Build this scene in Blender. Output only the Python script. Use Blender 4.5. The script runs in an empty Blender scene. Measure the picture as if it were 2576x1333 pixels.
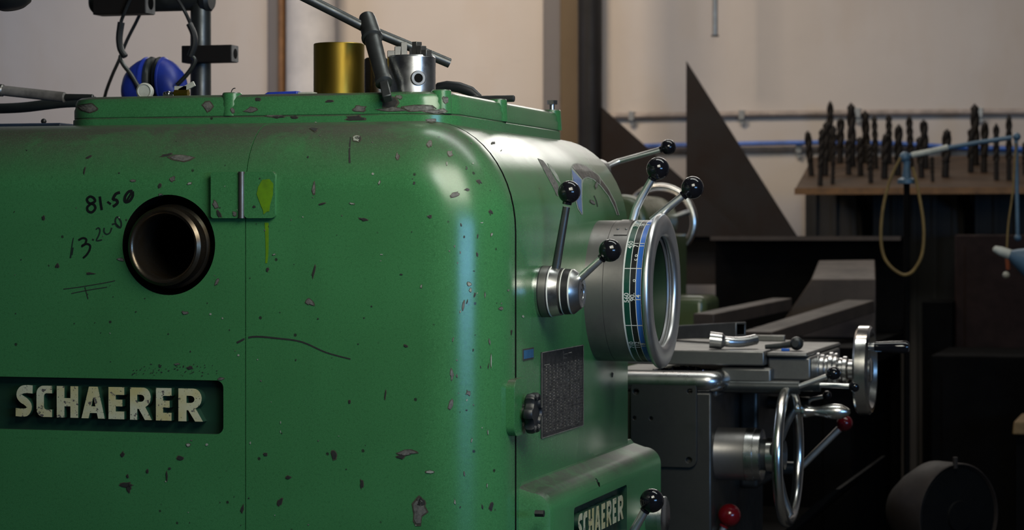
import bpy, bmesh, math, random
from mathutils import Vector, Matrix, Quaternion
from mathutils.bvhtree import BVHTree
from mathutils.geometry import tessellate_polygon

random.seed(7)
PI = math.pi
SC = bpy.context.scene
COL = SC.collection
CZ = 1.20                       # camera height above the floor
F = 6029.0                      # focal length in pixels of the 2576 px wide frame
VX, VY = 3000.0, 585.0          # where the lathe's axis direction vanishes
TH = math.atan((VX - 1288) / F)
SN, CS = math.sin(TH), math.cos(TH)

# ------------------------------------------------------------------ camera
cam = bpy.data.cameras.new('camera')
cam.sensor_fit = 'HORIZONTAL'
cam.sensor_width = 23.5
cam.lens = F / 2576 * 23.5
cam.shift_y = -(666.5 - VY) / 2576
cam.clip_start = 0.05
cam.dof.use_dof = True
cam.dof.focus_distance = 3.32
cam.dof.aperture_fstop = 5.6
co = bpy.data.objects.new('camera', cam)
co.location = (0, 0, CZ)
co.rotation_euler = (PI / 2, 0, TH)
COL.objects.link(co)
SC.camera = co

# ------------------------------------------------------------------ view, world, lights
SC.view_settings.view_transform = 'Standard'
SC.view_settings.look = 'None'
SC.view_settings.gamma = 1.0
SC.view_settings.use_curve_mapping = False
SC.view_settings.exposure = 0.0

w = bpy.data.worlds.new('world')
SC.world = w
w.use_nodes = True
w.node_tree.nodes['Background'].inputs[0].default_value = (0.6, 0.7, 0.9, 1)
w.node_tree.nodes['Background'].inputs[1].default_value = 0.012


def area(name, loc, target, sx, sy, power, col):
    l = bpy.data.lights.new(name, 'AREA')
    l.shape = 'RECTANGLE'
    l.size, l.size_y = sx, sy
    l.energy = power
    l.color = col
    o = bpy.data.objects.new(name, l)
    o.location = loc
    d = Vector(target) - Vector(loc)
    o.rotation_euler = d.to_track_quat('-Z', 'Y').to_euler()
    COL.objects.link(o)
    return o


# doorway daylight from the right, skylight behind the camera, lamp rows over the back of the shop
area('doorway_daylight', (2.3, 0.6, 1.34), (-1.0, 3.1, 1.3), 1.7, 0.6, 50, (0.26, 0.54, 1.0))
area('front_skylight', (0.3, 0.0, 3.3), (-1.0, 3.2, 1.2), 0.5, 0.35, 11, (0.85, 1.0, 0.92))
area('bench_lamp', (-0.33, 2.35, 1.85), (-1.05, 3.0, 1.22), 0.75, 0.55, 15, (1.0, 0.96, 0.82))
area('ceiling_tube', (-0.2, 3.9, 3.3), (-0.5, 3.9, 1.2), 0.3, 2.2, 22, (0.95, 1.0, 0.95))
area('back_lamp', (-2.3, 5.2, 3.2), (-2.1, 7.0, 1.6), 0.6, 0.3, 10.5, (1.0, 0.83, 0.61)).data.spread = 1.5
area('back_lamp_row', (-1.0, 4.6, 3.4), (-1.1, 7.0, 1.5), 2.2, 0.3, 17, (1.0, 0.88, 0.76))
area('high_back_glare_light', (-1.35, 6.8, 2.38), (-1.0, 3.4, 1.4), 1.5, 0.45, 13, (1.0, 0.97, 0.90))  # added light panel for the glare on the casing top; no window there
area('left_window_daylight', (-4.0, 4.8, 2.4), (-3.2, 7.0, 1.6), 1.2, 1.2, 17, (0.62, 0.75, 1.0))


# ------------------------------------------------------------------ pixel helpers (world point on a chosen plane)
def ray(px, py):
    u = (px - 1288) / F
    v = (VY - py) / F
    return Vector((-SN + u * CS, CS + u * SN, v))


def pY(px, py, y):
    r = ray(px, py)
    p = r * (y / r.y)
    return Vector((p.x, p.y, p.z + CZ))


def pX(px, py, x):
    r = ray(px, py)
    p = r * (x / r.x)
    return Vector((p.x, p.y, p.z + CZ))


def sz(npx, px, y):
    """size in metres of npx pixels for a thing at column px and distance plane y"""
    r = ray(px, VY)
    return npx / F * (y / r.y)


# ------------------------------------------------------------------ materials
def nodes(name):
    m = bpy.data.materials.new(name)
    m.use_nodes = True
    nt = m.node_tree
    b = nt.nodes['Principled BSDF']
    return m, nt, b


def N(nt, kind, **kw):
    n = nt.nodes.new(kind)
    for k, v in kw.items():
        if k.startswith('i_'):
            n.inputs[k[2:].replace('_', ' ')].default_value = v
        else:
            setattr(n, k, v)
    return n


def rgb(c):
    return (c[0], c[1], c[2], 1.0)


def mix(nt, fac, a, b):
    n = nt.nodes.new('ShaderNodeMix')
    n.data_type = 'RGBA'
    for sock, v in ((n.inputs[0], fac), (n.inputs[6], a), (n.inputs[7], b)):
        if hasattr(v, 'links'):
            nt.links.new(v, sock)
        elif isinstance(v, (int, float)):
            sock.default_value = v
        else:
            sock.default_value = rgb(v)
    return n.outputs[2]


def noise(nt, scale, detail=4, rough=0.6, stretch=None, dist=0.0):
    tc = nt.nodes.new('ShaderNodeTexCoord')
    src = tc.outputs['Object']
    if stretch:
        mp = nt.nodes.new('ShaderNodeMapping')
        mp.inputs['Scale'].default_value = stretch
        nt.links.new(src, mp.inputs[0])
        src = mp.outputs[0]
    n = nt.nodes.new('ShaderNodeTexNoise')
    n.inputs['Scale'].default_value = scale
    n.inputs['Detail'].default_value = detail
    n.inputs['Roughness'].default_value = rough
    n.inputs['Distortion'].default_value = dist
    nt.links.new(src, n.inputs['Vector'])
    return n.outputs['Fac']


def ramp(nt, src, lo, hi, a=0.0, b=1.0):
    n = nt.nodes.new('ShaderNodeMapRange')
    n.inputs['From Min'].default_value = lo
    n.inputs['From Max'].default_value = hi
    n.inputs['To Min'].default_value = a
    n.inputs['To Max'].default_value = b
    nt.links.new(src, n.inputs['Value'])
    return n.outputs[0]


def math_(nt, op, a, b):
    n = nt.nodes.new('ShaderNodeMath')
    n.operation = op
    n.use_clamp = True
    for i, v in enumerate((a, b)):
        if hasattr(v, 'links'):
            nt.links.new(v, n.inputs[i])
        else:
            n.inputs[i].default_value = v
    return n.outputs[0]


def bump(nt, bsdf, src, strength, dist=0.002):
    n = nt.nodes.new('ShaderNodeBump')
    n.inputs['Strength'].default_value = strength
    n.inputs['Distance'].default_value = dist
    nt.links.new(src, n.inputs['Height'])
    nt.links.new(n.outputs[0], bsdf.inputs['Normal'])


def plain(name, col, rough=0.5, metal=0.0, var=0.25, scale=30, bmp=0.0, col2=None, spec=0.5, stretch=None):
    m, nt, b = nodes(name)
    f = noise(nt, scale, 5, 0.65, stretch)
    c2 = col2 or tuple(c * (1 - var * 1.6) for c in col)
    nt.links.new(mix(nt, ramp(nt, f, 0.35, 0.68), col, c2), b.inputs['Base Color'])
    nt.links.new(ramp(nt, f, 0.3, 0.7, max(0.03, rough - 0.07), min(1, rough + 0.1)), b.inputs['Roughness'])
    b.inputs['Metallic'].default_value = metal
    b.inputs['Specular IOR Level'].default_value = spec
    if bmp:
        bump(nt, b, f, bmp)
    return m


def painted(name, col, col2, grime=(0.055, 0.05, 0.042), amount=1.0, rough=0.25):
    """machine enamel: two tone variation, dust and oil settled on upward faces, fine dark specks"""
    m, nt, b = nodes(name)
    big = noise(nt, 3.2, 3, 0.55)
    fine = noise(nt, 260, 2, 0.6)
    base = mix(nt, ramp(nt, big, 0.35, 0.65), col, col2)
    streak = noise(nt, 9, 4, 0.6, (1, 1, 0.16))
    base = mix(nt, ramp(nt, streak, 0.56, 0.78, 0, 0.28), base, tuple(c * 0.55 for c in col))
    geo = nt.nodes.new('ShaderNodeNewGeometry')
    sep = nt.nodes.new('ShaderNodeSeparateXYZ')
    nt.links.new(geo.outputs['Normal'], sep.inputs[0])
    up = ramp(nt, sep.outputs['Z'], 0.16, 0.85)
    patch = ramp(nt, noise(nt, 7, 6, 0.7, None, 0.6), 0.24, 0.52)
    g = math_(nt, 'MULTIPLY', math_(nt, 'MULTIPLY', up, patch), 0.95 * amount)
    base = mix(nt, g, base, grime)
    vo = nt.nodes.new('ShaderNodeTexVoronoi')
    vo.inputs['Scale'].default_value = 42
    tc = nt.nodes.new('ShaderNodeTexCoord')
    nt.links.new(tc.outputs['Object'], vo.inputs['Vector'])
    rnd = nt.nodes.new('ShaderNodeSeparateColor')
    nt.links.new(vo.outputs['Color'], rnd.inputs[0])
    speck = math_(nt, 'MULTIPLY', ramp(nt, vo.outputs['Distance'], 0.115, 0.07), ramp(nt, rnd.outputs[0], 0.72, 0.76))
    base = mix(nt, speck, base, (0.02, 0.022, 0.018))
    base = mix(nt, ramp(nt, fine, 0.52, 0.8, 0, 0.4), base, tuple(c * 0.4 for c in col))
    grain = noise(nt, 900, 1, 0.5)
    base = mix(nt, ramp(nt, grain, 0.5, 0.75, 0, 0.35), base, tuple(c * 0.45 for c in col))
    base = mix(nt, ramp(nt, grain, 0.45, 0.25, 0, 0.35), base, tuple(min(1, c * 1.5 + 0.02) for c in col))
    nt.links.new(base, b.inputs['Base Color'])
    r = math_(nt, 'ADD', ramp(nt, big, 0.3, 0.7, rough - 0.05, rough + 0.06), math_(nt, 'MULTIPLY', g, 0.04))
    nt.links.new(r, b.inputs['Roughness'])
    b.inputs['Specular IOR Level'].default_value = 0.55
    bump(nt, b, noise(nt, 60, 4, 0.6), 0.10, 0.001)
    return m


M = {}
M['green'] = painted('green_enamel', (0.042, 0.170, 0.060), (0.034, 0.140, 0.047))
M['green_cover'] = painted('green_cover_enamel', (0.042, 0.172, 0.062), (0.034, 0.140, 0.047), amount=1.0)
M['green_gear'] = painted('green_gearbox_enamel', (0.040, 0.165, 0.058), (0.032, 0.135, 0.045), grime=(0.028, 0.025, 0.024), rough=0.44)
M['green_dark'] = plain('dark_green_enamel', (0.010, 0.045, 0.024), 0.45, 0, 0.3, 14)
M['green_far'] = painted('olive_green_enamel', (0.075, 0.10, 0.045), (0.055, 0.08, 0.035), amount=0.5)
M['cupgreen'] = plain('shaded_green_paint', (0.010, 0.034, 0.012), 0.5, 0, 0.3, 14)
M['recess'] = plain('recess_black', (0.003, 0.003, 0.003), 0.7, spec=0.08)  # near-black colour standing in for shade inside gaps, holes and bores
M['greypaint'] = plain('worn_grey_paint', (0.20, 0.185, 0.175), 0.5, 0, 0.35, 30)
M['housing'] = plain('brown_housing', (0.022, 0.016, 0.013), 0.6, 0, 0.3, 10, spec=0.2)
M['chip'] = plain('bare_filler', (0.135, 0.13, 0.115), 0.6, 0, 0.4, 160)
M['chipedge'] = plain('chip_edge', (0.060, 0.055, 0.036), 0.6, 0, 0.3, 160)
M['chipdark'] = plain('dark_chip', (0.022, 0.022, 0.02), 0.6, 0, 0.3, 160)
M['chippale'] = plain('pale_chip', (0.27, 0.29, 0.24), 0.6, 0, 0.2, 160)
M['marker'] = plain('marker_ink', (0.004, 0.006, 0.006), 0.45)
M['markerthin'] = plain('worn_marker_ink', (0.010, 0.022, 0.016), 0.5)
M['lime'] = plain('lime_paint', (0.10, 0.22, 0.008), 0.4, 0, 0.2, 60)
M['cream'] = plain('chipped_cream_paint', (0.50, 0.50, 0.33), 0.5, 0, 0.12, 26, 0.0, (0.42, 0.37, 0.17))
def chipped(name, col, col2, under):
    m, nt, b = nodes(name)
    c = mix(nt, ramp(nt, noise(nt, 14, 4, 0.6), 0.4, 0.62), col, col2)
    ch = ramp(nt, noise(nt, 130, 4, 0.62), 0.60, 0.64)
    c = mix(nt, ch, c, under)
    ch2 = ramp(nt, noise(nt, 420, 2, 0.6), 0.66, 0.70)
    c = mix(nt, ch2, c, (0.02, 0.03, 0.02))
    nt.links.new(c, b.inputs['Base Color'])
    b.inputs['Roughness'].default_value = 0.5
    bump(nt, b, ch, 0.3, -0.001)
    return m


M['cream'] = chipped('chipped_cream_paint', (0.46, 0.46, 0.33), (0.42, 0.37, 0.17), (0.09, 0.08, 0.075))
M['steel'] = plain('machined_steel', (0.42, 0.41, 0.39), 0.33, 1.0, 0.25, 22, 0.03)
M['castgrey'] = plain('grey_casting', (0.20, 0.195, 0.185), 0.40, 0.85, 0.25, 16, 0.1)
M['apron'] = plain('dark_grey_casting', (0.085, 0.083, 0.078), 0.42, 0.8, 0.25, 16, 0.08)
M['darksteel'] = plain('blackened_steel', (0.085, 0.09, 0.09), 0.40, 0.8, 0.3, 24, 0.05)
M['chrome'] = plain('polished_chrome', (0.74, 0.73, 0.70), 0.21, 1.0, 0.06, 12)
M['traymetal'] = plain('dark_tray_metal', (0.006, 0.0055, 0.005), 0.75, 0.0, 0.3, 10, spec=0.04)
M['satin'] = plain('satin_steel', (0.60, 0.60, 0.60), 0.27, 1.0, 0.12, 30)
M['rim'] = plain('rim_steel', (0.74, 0.74, 0.74), 0.36, 1.0, 0.05, 14)
M['lever'] = plain('lever_chrome', (0.90, 0.91, 0.90), 0.33, 1.0, 0.03, 14)
M['oilsteel'] = plain('oily_brown_steel', (0.10, 0.085, 0.068), 0.28, 0.9, 0.4, 26, 0.05, (0.06, 0.04, 0.02))
M['drum'] = plain('worn_grey_drum', (0.25, 0.235, 0.225), 0.38, 0.8, 0.2, 14, 0.03)
M['black'] = plain('black_bakelite', (0.006, 0.006, 0.008), 0.08, 0, 0.0, 20)
M['blackmatt'] = plain('black_plastic', (0.012, 0.013, 0.015), 0.42, 0, 0.2, 40)
M['blackplate'] = plain('black_plate', (0.018, 0.018, 0.020), 0.38, 0, 0.3, 60)
M['red'] = plain('red_bakelite', (0.13, 0.004, 0.007), 0.15, 0, 0.1, 20)
M['brass'] = plain('tarnished_brass', (0.52, 0.38, 0.06), 0.34, 1.0, 0.3, 14, 0.02, (0.26, 0.17, 0.03), stretch=(1, 1, 0.15))
M['bandgreen'] = plain('scale_green', (0.006, 0.055, 0.035), 0.3)
M['bandblack'] = plain('scale_black', (0.008, 0.009, 0.010), 0.3)
M['bandblue'] = plain('scale_blue', (0.022, 0.115, 0.46), 0.3, 0, 0.05)
M['scalewhite'] = plain('scale_white', (0.62, 0.62, 0.58), 0.4, 0, 0.1)
M['dimwhite'] = plain('worn_white_print', (0.26, 0.24, 0.20), 0.5, 0, 0.4, 90)
M['badgeblue'] = plain('badge_blue', (0.10, 0.16, 0.32), 0.4, 0, 0.1)
M['badgebrown'] = plain('badge_brown', (0.055, 0.045, 0.038), 0.4, 0, 0.3, 60)
M['tinyblue'] = plain('plate_blue', (0.02, 0.11, 0.24), 0.4)
M['earblue'] = plain('blue_plastic', (0.018, 0.045, 0.40), 0.40, 0, 0.3, 12)
M['cushion'] = plain('dark_vinyl', (0.022, 0.028, 0.030), 0.45)
M['copper'] = plain('brown_pipe', (0.24, 0.115, 0.045), 0.5, 0.2, 0.3, 12)
M['whitepipe'] = plain('white_pipe', (0.50, 0.47, 0.46), 0.6, 0, 0.12, 8, 0.0, (0.36, 0.34, 0.34))
M['post'] = plain('dark_brown_steel', (0.014, 0.011, 0.010), 0.55, 0.1, 0.3, 8, spec=0.3)
M['rusty'] = plain('rusty_plate', (0.017, 0.014, 0.013), 0.65, 0.1, 0.3, 6, 0.0, (0.016, 0.009, 0.006), 0.2)
M['drill'] = plain('rusty_drill', (0.014, 0.0085, 0.005), 0.6, 0.0, 0.4, 40, 0.0, (0.005, 0.004, 0.003), 0.2)
M['wood'] = plain('drill_board_wood', (0.058, 0.031, 0.015), 0.6, 0, 0.3, 16, 0.0, None, 0.4, (0.25, 1, 1))
M['woodedge'] = plain('board_edge', (0.15, 0.066, 0.015), 0.55, 0, 0.3, 20)
M['flatbar'] = plain('rusty_flat_bar', (0.050, 0.033, 0.024), 0.6, 0.1, 0.3, 10)
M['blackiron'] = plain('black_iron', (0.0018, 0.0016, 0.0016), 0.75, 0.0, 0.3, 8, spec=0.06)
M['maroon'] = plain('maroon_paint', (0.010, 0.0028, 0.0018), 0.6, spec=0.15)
M['screen'] = plain('grey_sheet_metal', (0.022, 0.020, 0.018), 0.6, 0.0, 0.2, 9, 0.0, (0.040, 0.037, 0.035), 0.2, (1, 1, 0.12))
M['bluetube'] = plain('pale_blue_tube', (0.055, 0.11, 0.165), 0.45, 0.1, 0.2, 20)
M['cord'] = plain('yellow_cord', (0.17, 0.105, 0.022), 0.6)
M['orange'] = plain('orange_cord', (0.25, 0.05, 0.008), 0.6)
M['bluehose'] = plain('blue_hose', (0.02, 0.11, 0.46), 0.4)
M['palewhite'] = plain('pale_plastic', (0.42, 0.42, 0.36), 0.5)
M['conduit'] = plain('conduit_paint', (0.30, 0.24, 0.21), 0.5)
M['clip'] = plain('galvanised_clip', (0.40, 0.40, 0.40), 0.4, 0.8)
M['bluesteel'] = plain('blue_painted_plate', (0.02, 0.035, 0.07), 0.5)
M['card'] = plain('tan_board', (0.17, 0.10, 0.035), 0.7)
M['swarf'] = plain('blued_swarf', (0.06, 0.07, 0.16), 0.2, 1.0, 0.6, 200)


def wall_mat(name, col, stain):
    m, nt, b = nodes(name)
    f = noise(nt, 0.9, 6, 0.62)
    v = noise(nt, 3.0, 5, 0.6, (1, 1, 0.3))
    c = mix(nt, ramp(nt, f, 0.35, 0.7), col, tuple(x * 0.86 for x in col))
    c = mix(nt, ramp(nt, v, 0.55, 0.75, 0, 0.35), c, stain)
    nt.links.new(c, b.inputs['Base Color'])
    b.inputs['Roughness'].default_value = 0.85
    b.inputs['Specular IOR Level'].default_value = 0.2
    bump(nt, b, noise(nt, 40, 5, 0.6), 0.15, 0.003)
    return m


M['wall'] = wall_mat('stained_plaster', (0.50, 0.44, 0.40), (0.40, 0.29, 0.20))
M['wallside'] = wall_mat('side_plaster', (0.30, 0.28, 0.27), (0.2, 0.18, 0.15))
M['pilaster'] = wall_mat('brown_stained_plaster', (0.13, 0.092, 0.056), (0.07, 0.042, 0.02))
M['pilastergrey'] = wall_mat('grey_stained_plaster', (0.16, 0.145, 0.145), (0.11, 0.09, 0.08))
M['concrete'] = plain('oily_concrete', (0.055, 0.05, 0.045), 0.8, 0, 0.3, 5)
M['ceiling'] = plain('roof_sheet', (0.12, 0.115, 0.11), 0.8, 0, 0.2, 3)


# ------------------------------------------------------------------ mesh builder
class MB:
    def __init__(self):
        self.bm = bmesh.new()

    def face(self, vs, m=0):
        try:
            f = self.bm.faces.new(vs)
            f.material_index = m
            f.smooth = True
            return f
        except ValueError:
            return None

    def v(self, p):
        return self.bm.verts.new(p)

    def ring_bridge(self, a, b, m=0, closed=True):
        n = len(a)
        for i in range(n if closed else n - 1):
            j = (i + 1) % n
            self.face([a[i], a[j], b[j], b[i]], m)

    def box(self, x0, x1, y0, y1, z0, z1, m=0):
        p = [self.v((x, y, z)) for z in (z0, z1) for (x, y) in ((x0, y0), (x1, y0), (x1, y1), (x0, y1))]
        self.face([p[3], p[2], p[1], p[0]], m)
        self.face(p[4:], m)
        self.ring_bridge(p[:4], p[4:], m)
        return self

    def hexa(self, a, b, m=0):
        """solid between two quads given as 4 points each"""
        A = [self.v(p) for p in a]
        B = [self.v(p) for p in b]
        self.face(list(reversed(A)), m)
        self.face(B, m)
        self.ring_bridge(A, B, m)
        return self

    def beam(self, p0, p1, wx, wz, m=0, upv=(0, 0, 1)):
        p0, p1 = Vector(p0), Vector(p1)
        d = (p1 - p0).normalized()
        s = d.cross(Vector(upv)).normalized()
        u = s.cross(d).normalized()
        q = [(-1, -1), (1, -1), (1, 1), (-1, 1)]
        self.hexa([p0 + s * wx / 2 * a + u * wz / 2 * b for a, b in q],
                  [p1 + s * wx / 2 * a + u * wz / 2 * b for a, b in q], m)
        return self

    def frame(self, d):
        d = Vector(d).normalized()
        t = Vector((0, 0, 1)) if abs(d.z) < 0.9 else Vector((0, 1, 0))
        a = d.cross(t).normalized()
        return d, a, d.cross(a).normalized()

    def rev(self, o, axis, prof, n=40, m=0, mats=None):
        """surface of revolution: prof is a list of (distance along axis, radius)"""
        o = Vector(o)
        d, a, b = self.frame(axis)
        prev = None
        for k, (s, r) in enumerate(prof):
            c = o + d * s
            if r < 1e-6:
                cur = [self.v(c)]
            else:
                cur = [self.v(c + a * r * math.cos(2 * PI * i / n) + b * r * math.sin(2 * PI * i / n)) for i in range(n)]
            if prev:
                mi = mats[k - 1] if mats else m
                if len(prev) == 1 and len(cur) > 1:
                    for i in range(n):
                        self.face([prev[0], cur[i], cur[(i + 1) % n]], mi)
                elif len(cur) == 1 and len(prev) > 1:
                    for i in range(n):
                        self.face([prev[i], cur[0], prev[(i + 1) % n]], mi)
                elif len(cur) > 1:
                    self.ring_bridge(prev, cur, mi)
            prev = cur
        return self

    def cyl(self, p0, p1, r0, r1=None, n=24, m=0, bev=0.0):
        p0, p1 = Vector(p0), Vector(p1)
        r1 = r0 if r1 is None else r1
        L = (p1 - p0).length
        if bev:
            pr = [(0, 0), (0, r0 - bev), (bev, r0), (L - bev, r1), (L, r1 - bev), (L, 0)]
        else:
            pr = [(0, 0), (0, r0), (L, r1), (L, 0)]
        return self.rev(p0, p1 - p0, pr, n, m)

    def sphere(self, c, r, n=28, m=0, axis=(0, 0, 1)):
        k = n // 2
        return self.rev(Vector(c) - Vector(axis).normalized() * r, axis,
                        [(r - r * math.cos(PI * i / k), r * math.sin(PI * i / k)) for i in range(k + 1)], n, m)

    def tube(self, pts, r, n=10, m=0, closed=False, smooth=0):
        P = [Vector(p) for p in pts]
        if smooth:
            P = catmull(P, smooth, closed)
        rr = r if isinstance(r, (list, tuple)) else [r] * len(P)
        if len(rr) != len(P):
            rr = [rr[0] + (rr[-1] - rr[0]) * i / (len(P) - 1) for i in range(len(P))]
        rings = []
        k = len(P)
        a = None
        for i in range(k):
            if closed:
                d = P[(i + 1) % k] - P[i - 1]
            else:
                d = P[min(i + 1, k - 1)] - P[max(i - 1, 0)]
            d.normalize()
            if a is None:
                _, a, _b = self.frame(d)
            a = (a - d * a.dot(d)).normalized()
            b = d.cross(a)
            rings.append([self.v(P[i] + (a * math.cos(2 * PI * j / n) + b * math.sin(2 * PI * j / n)) * rr[i]) for j in range(n)])
        for i in range(k - 1):
            self.ring_bridge(rings[i], rings[i + 1], m)
        if closed:
            # best match of the last ring on the first
            L, R = rings[-1], rings[0]
            off = min(range(n), key=lambda s: (L[0].co - R[s].co).length)
            self.ring_bridge(L, R[off:] + R[:off], m)
        else:
            self.face(list(reversed(rings[0])), m)
            self.face(rings[-1], m)
        return self

    def prism(self, loops, o, ex, ey, depth, m=0, mside=None):
        """extruded flat outline(s): loops[0] outer, others holes; front at o, back at o+depth"""
        mside = m if mside is None else mside
        o, ex, ey, depth = Vector(o), Vector(ex), Vector(ey), Vector(depth)
        fr, bk = [], []
        for lp in loops:
            fr.append([self.v(o + ex * x + ey * y) for x, y in lp])
            bk.append([self.v(o + ex * x + ey * y + depth) for x, y in lp])
        tri = tessellate_polygon([[Vector((x, y, 0)) for x, y in lp] for lp in loops])
        ff = [q for lp in fr for q in lp]
        bb = [q for lp in bk for q in lp]
        for t in tri:
            self.face([ff[i] for i in t], m)
            self.face([bb[i] for i in reversed(t)], m)
        for a, b in zip(fr, bk):
            self.ring_bridge(a, b, mside)
        return self

    def build(self, name, mats, parent=None, bevel=0.0, angle=35, segs=2, label=None):
        bm = self.bm
        bmesh.ops.remove_doubles(bm, verts=bm.verts, dist=1e-6)
        bmesh.ops.recalc_face_normals(bm, faces=bm.faces)
        lim = math.radians(angle)
        for e in bm.edges:
            if len(e.link_faces) == 2:
                e.smooth = e.calc_face_angle(0) < lim
        for f in bm.faces:
            f.smooth = True
        me = bpy.data.meshes.new(name)
        bm.to_mesh(me)
        bm.free()
        ms = mats if isinstance(mats, (list, tuple)) else [mats]
        for x in ms:
            me.materials.append(M[x])
        o = bpy.data.objects.new(name, me)
        COL.objects.link(o)
        if parent:
            me.transform(Matrix.Translation(-org(parent)))
            o.parent = parent
        if bevel:
            b = o.modifiers.new('bevel', 'BEVEL')
            b.width = bevel
            b.segments = segs
            b.limit_method = 'ANGLE'
            b.angle_limit = math.radians(40)
        if label:
            o['label'] = label
        return o


def org(o):
    p = Vector((0, 0, 0))
    while o:
        p += o.location
        o = o.parent
    return p


def catmull(P, k, closed=False):
    out = []
    n = len(P)
    for i in range(n if closed else n - 1):
        if closed:
            a, b, c, d = P[i - 1], P[i], P[(i + 1) % n], P[(i + 2) % n]
        else:
            a, b, c, d = P[max(i - 1, 0)], P[i], P[i + 1], P[min(i + 2, n - 1)]
        for j in range(k):
            t = j / k
            out.append(0.5 * ((2 * b) + (c - a) * t + (2 * a - 5 * b + 4 * c - d) * t * t + (3 * b - a - 3 * c + d) * t ** 3))
    if not closed:
        out.append(P[-1].copy())
    return out


def thing(name, label, cat, loc=(0, 0, 0), group=None):
    o = bpy.data.objects.new(name, None)
    o.location = loc
    o.empty_display_size = 0.05
    COL.objects.link(o)
    return tag(o, label, cat, group)


def tag(o, label, cat, group=None, kind=None):
    o['label'] = label
    o['category'] = cat
    if group:
        o['group'] = group
    if kind:
        o['kind'] = kind
    return o


def rebase(o, p):
    """give a top-level mesh its own origin at p"""
    o.data.transform(Matrix.Translation(-Vector(p)))
    o.location = p
    return o


def struct(o, label=None):
    o['kind'] = 'structure'
    if label:
        o['label'] = label
    return o


def rrect(x0, x1, y0, y1, r, n=6):
    out = []
    for cx, cy, a0 in ((x1 - r, y0 + r, -90), (x1 - r, y1 - r, 0), (x0 + r, y1 - r, 90), (x0 + r, y0 + r, 180)):
        for i in range(n + 1):
            a = math.radians(a0 + 90 * i / n)
            out.append((cx + r * math.cos(a), cy + r * math.sin(a)))
    return out


def boolean(o, cutters, op='DIFFERENCE'):
    """cut with temporary solids, which are removed again"""
    for cb in cutters:
        bmesh.ops.recalc_face_normals(cb.bm, faces=cb.bm.faces)
        me = bpy.data.meshes.new('cut')
        cb.bm.to_mesh(me)
        cb.bm.free()
        t = bpy.data.objects.new('cut', me)
        COL.objects.link(t)
        t.location = org(o.parent) * 0
        me.transform(Matrix.Translation(-org(o)))
        t.location = org(o)
        md = o.modifiers.new('cut', 'BOOLEAN')
        md.operation = op
        md.solver = 'EXACT'
        md.object = t
        bpy.context.view_layer.update()
        dg = bpy.context.evaluated_depsgraph_get()
        nm = bpy.data.meshes.new_from_object(o.evaluated_get(dg), depsgraph=dg)
        o.modifiers.remove(md)
        old = o.data
        o.data = nm
        nm.name = old.name
        bpy.data.meshes.remove(old)
        bpy.data.objects.remove(t)
        bpy.data.meshes.remove(me)
    bm = bmesh.new()
    bm.from_mesh(o.data)
    for e in bm.edges:
        if len(e.link_faces) == 2:
            e.smooth = e.calc_face_angle(0) < math.radians(30)
    for f in bm.faces:
        f.smooth = True
    bm.to_mesh(o.data)
    bm.free()


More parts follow.
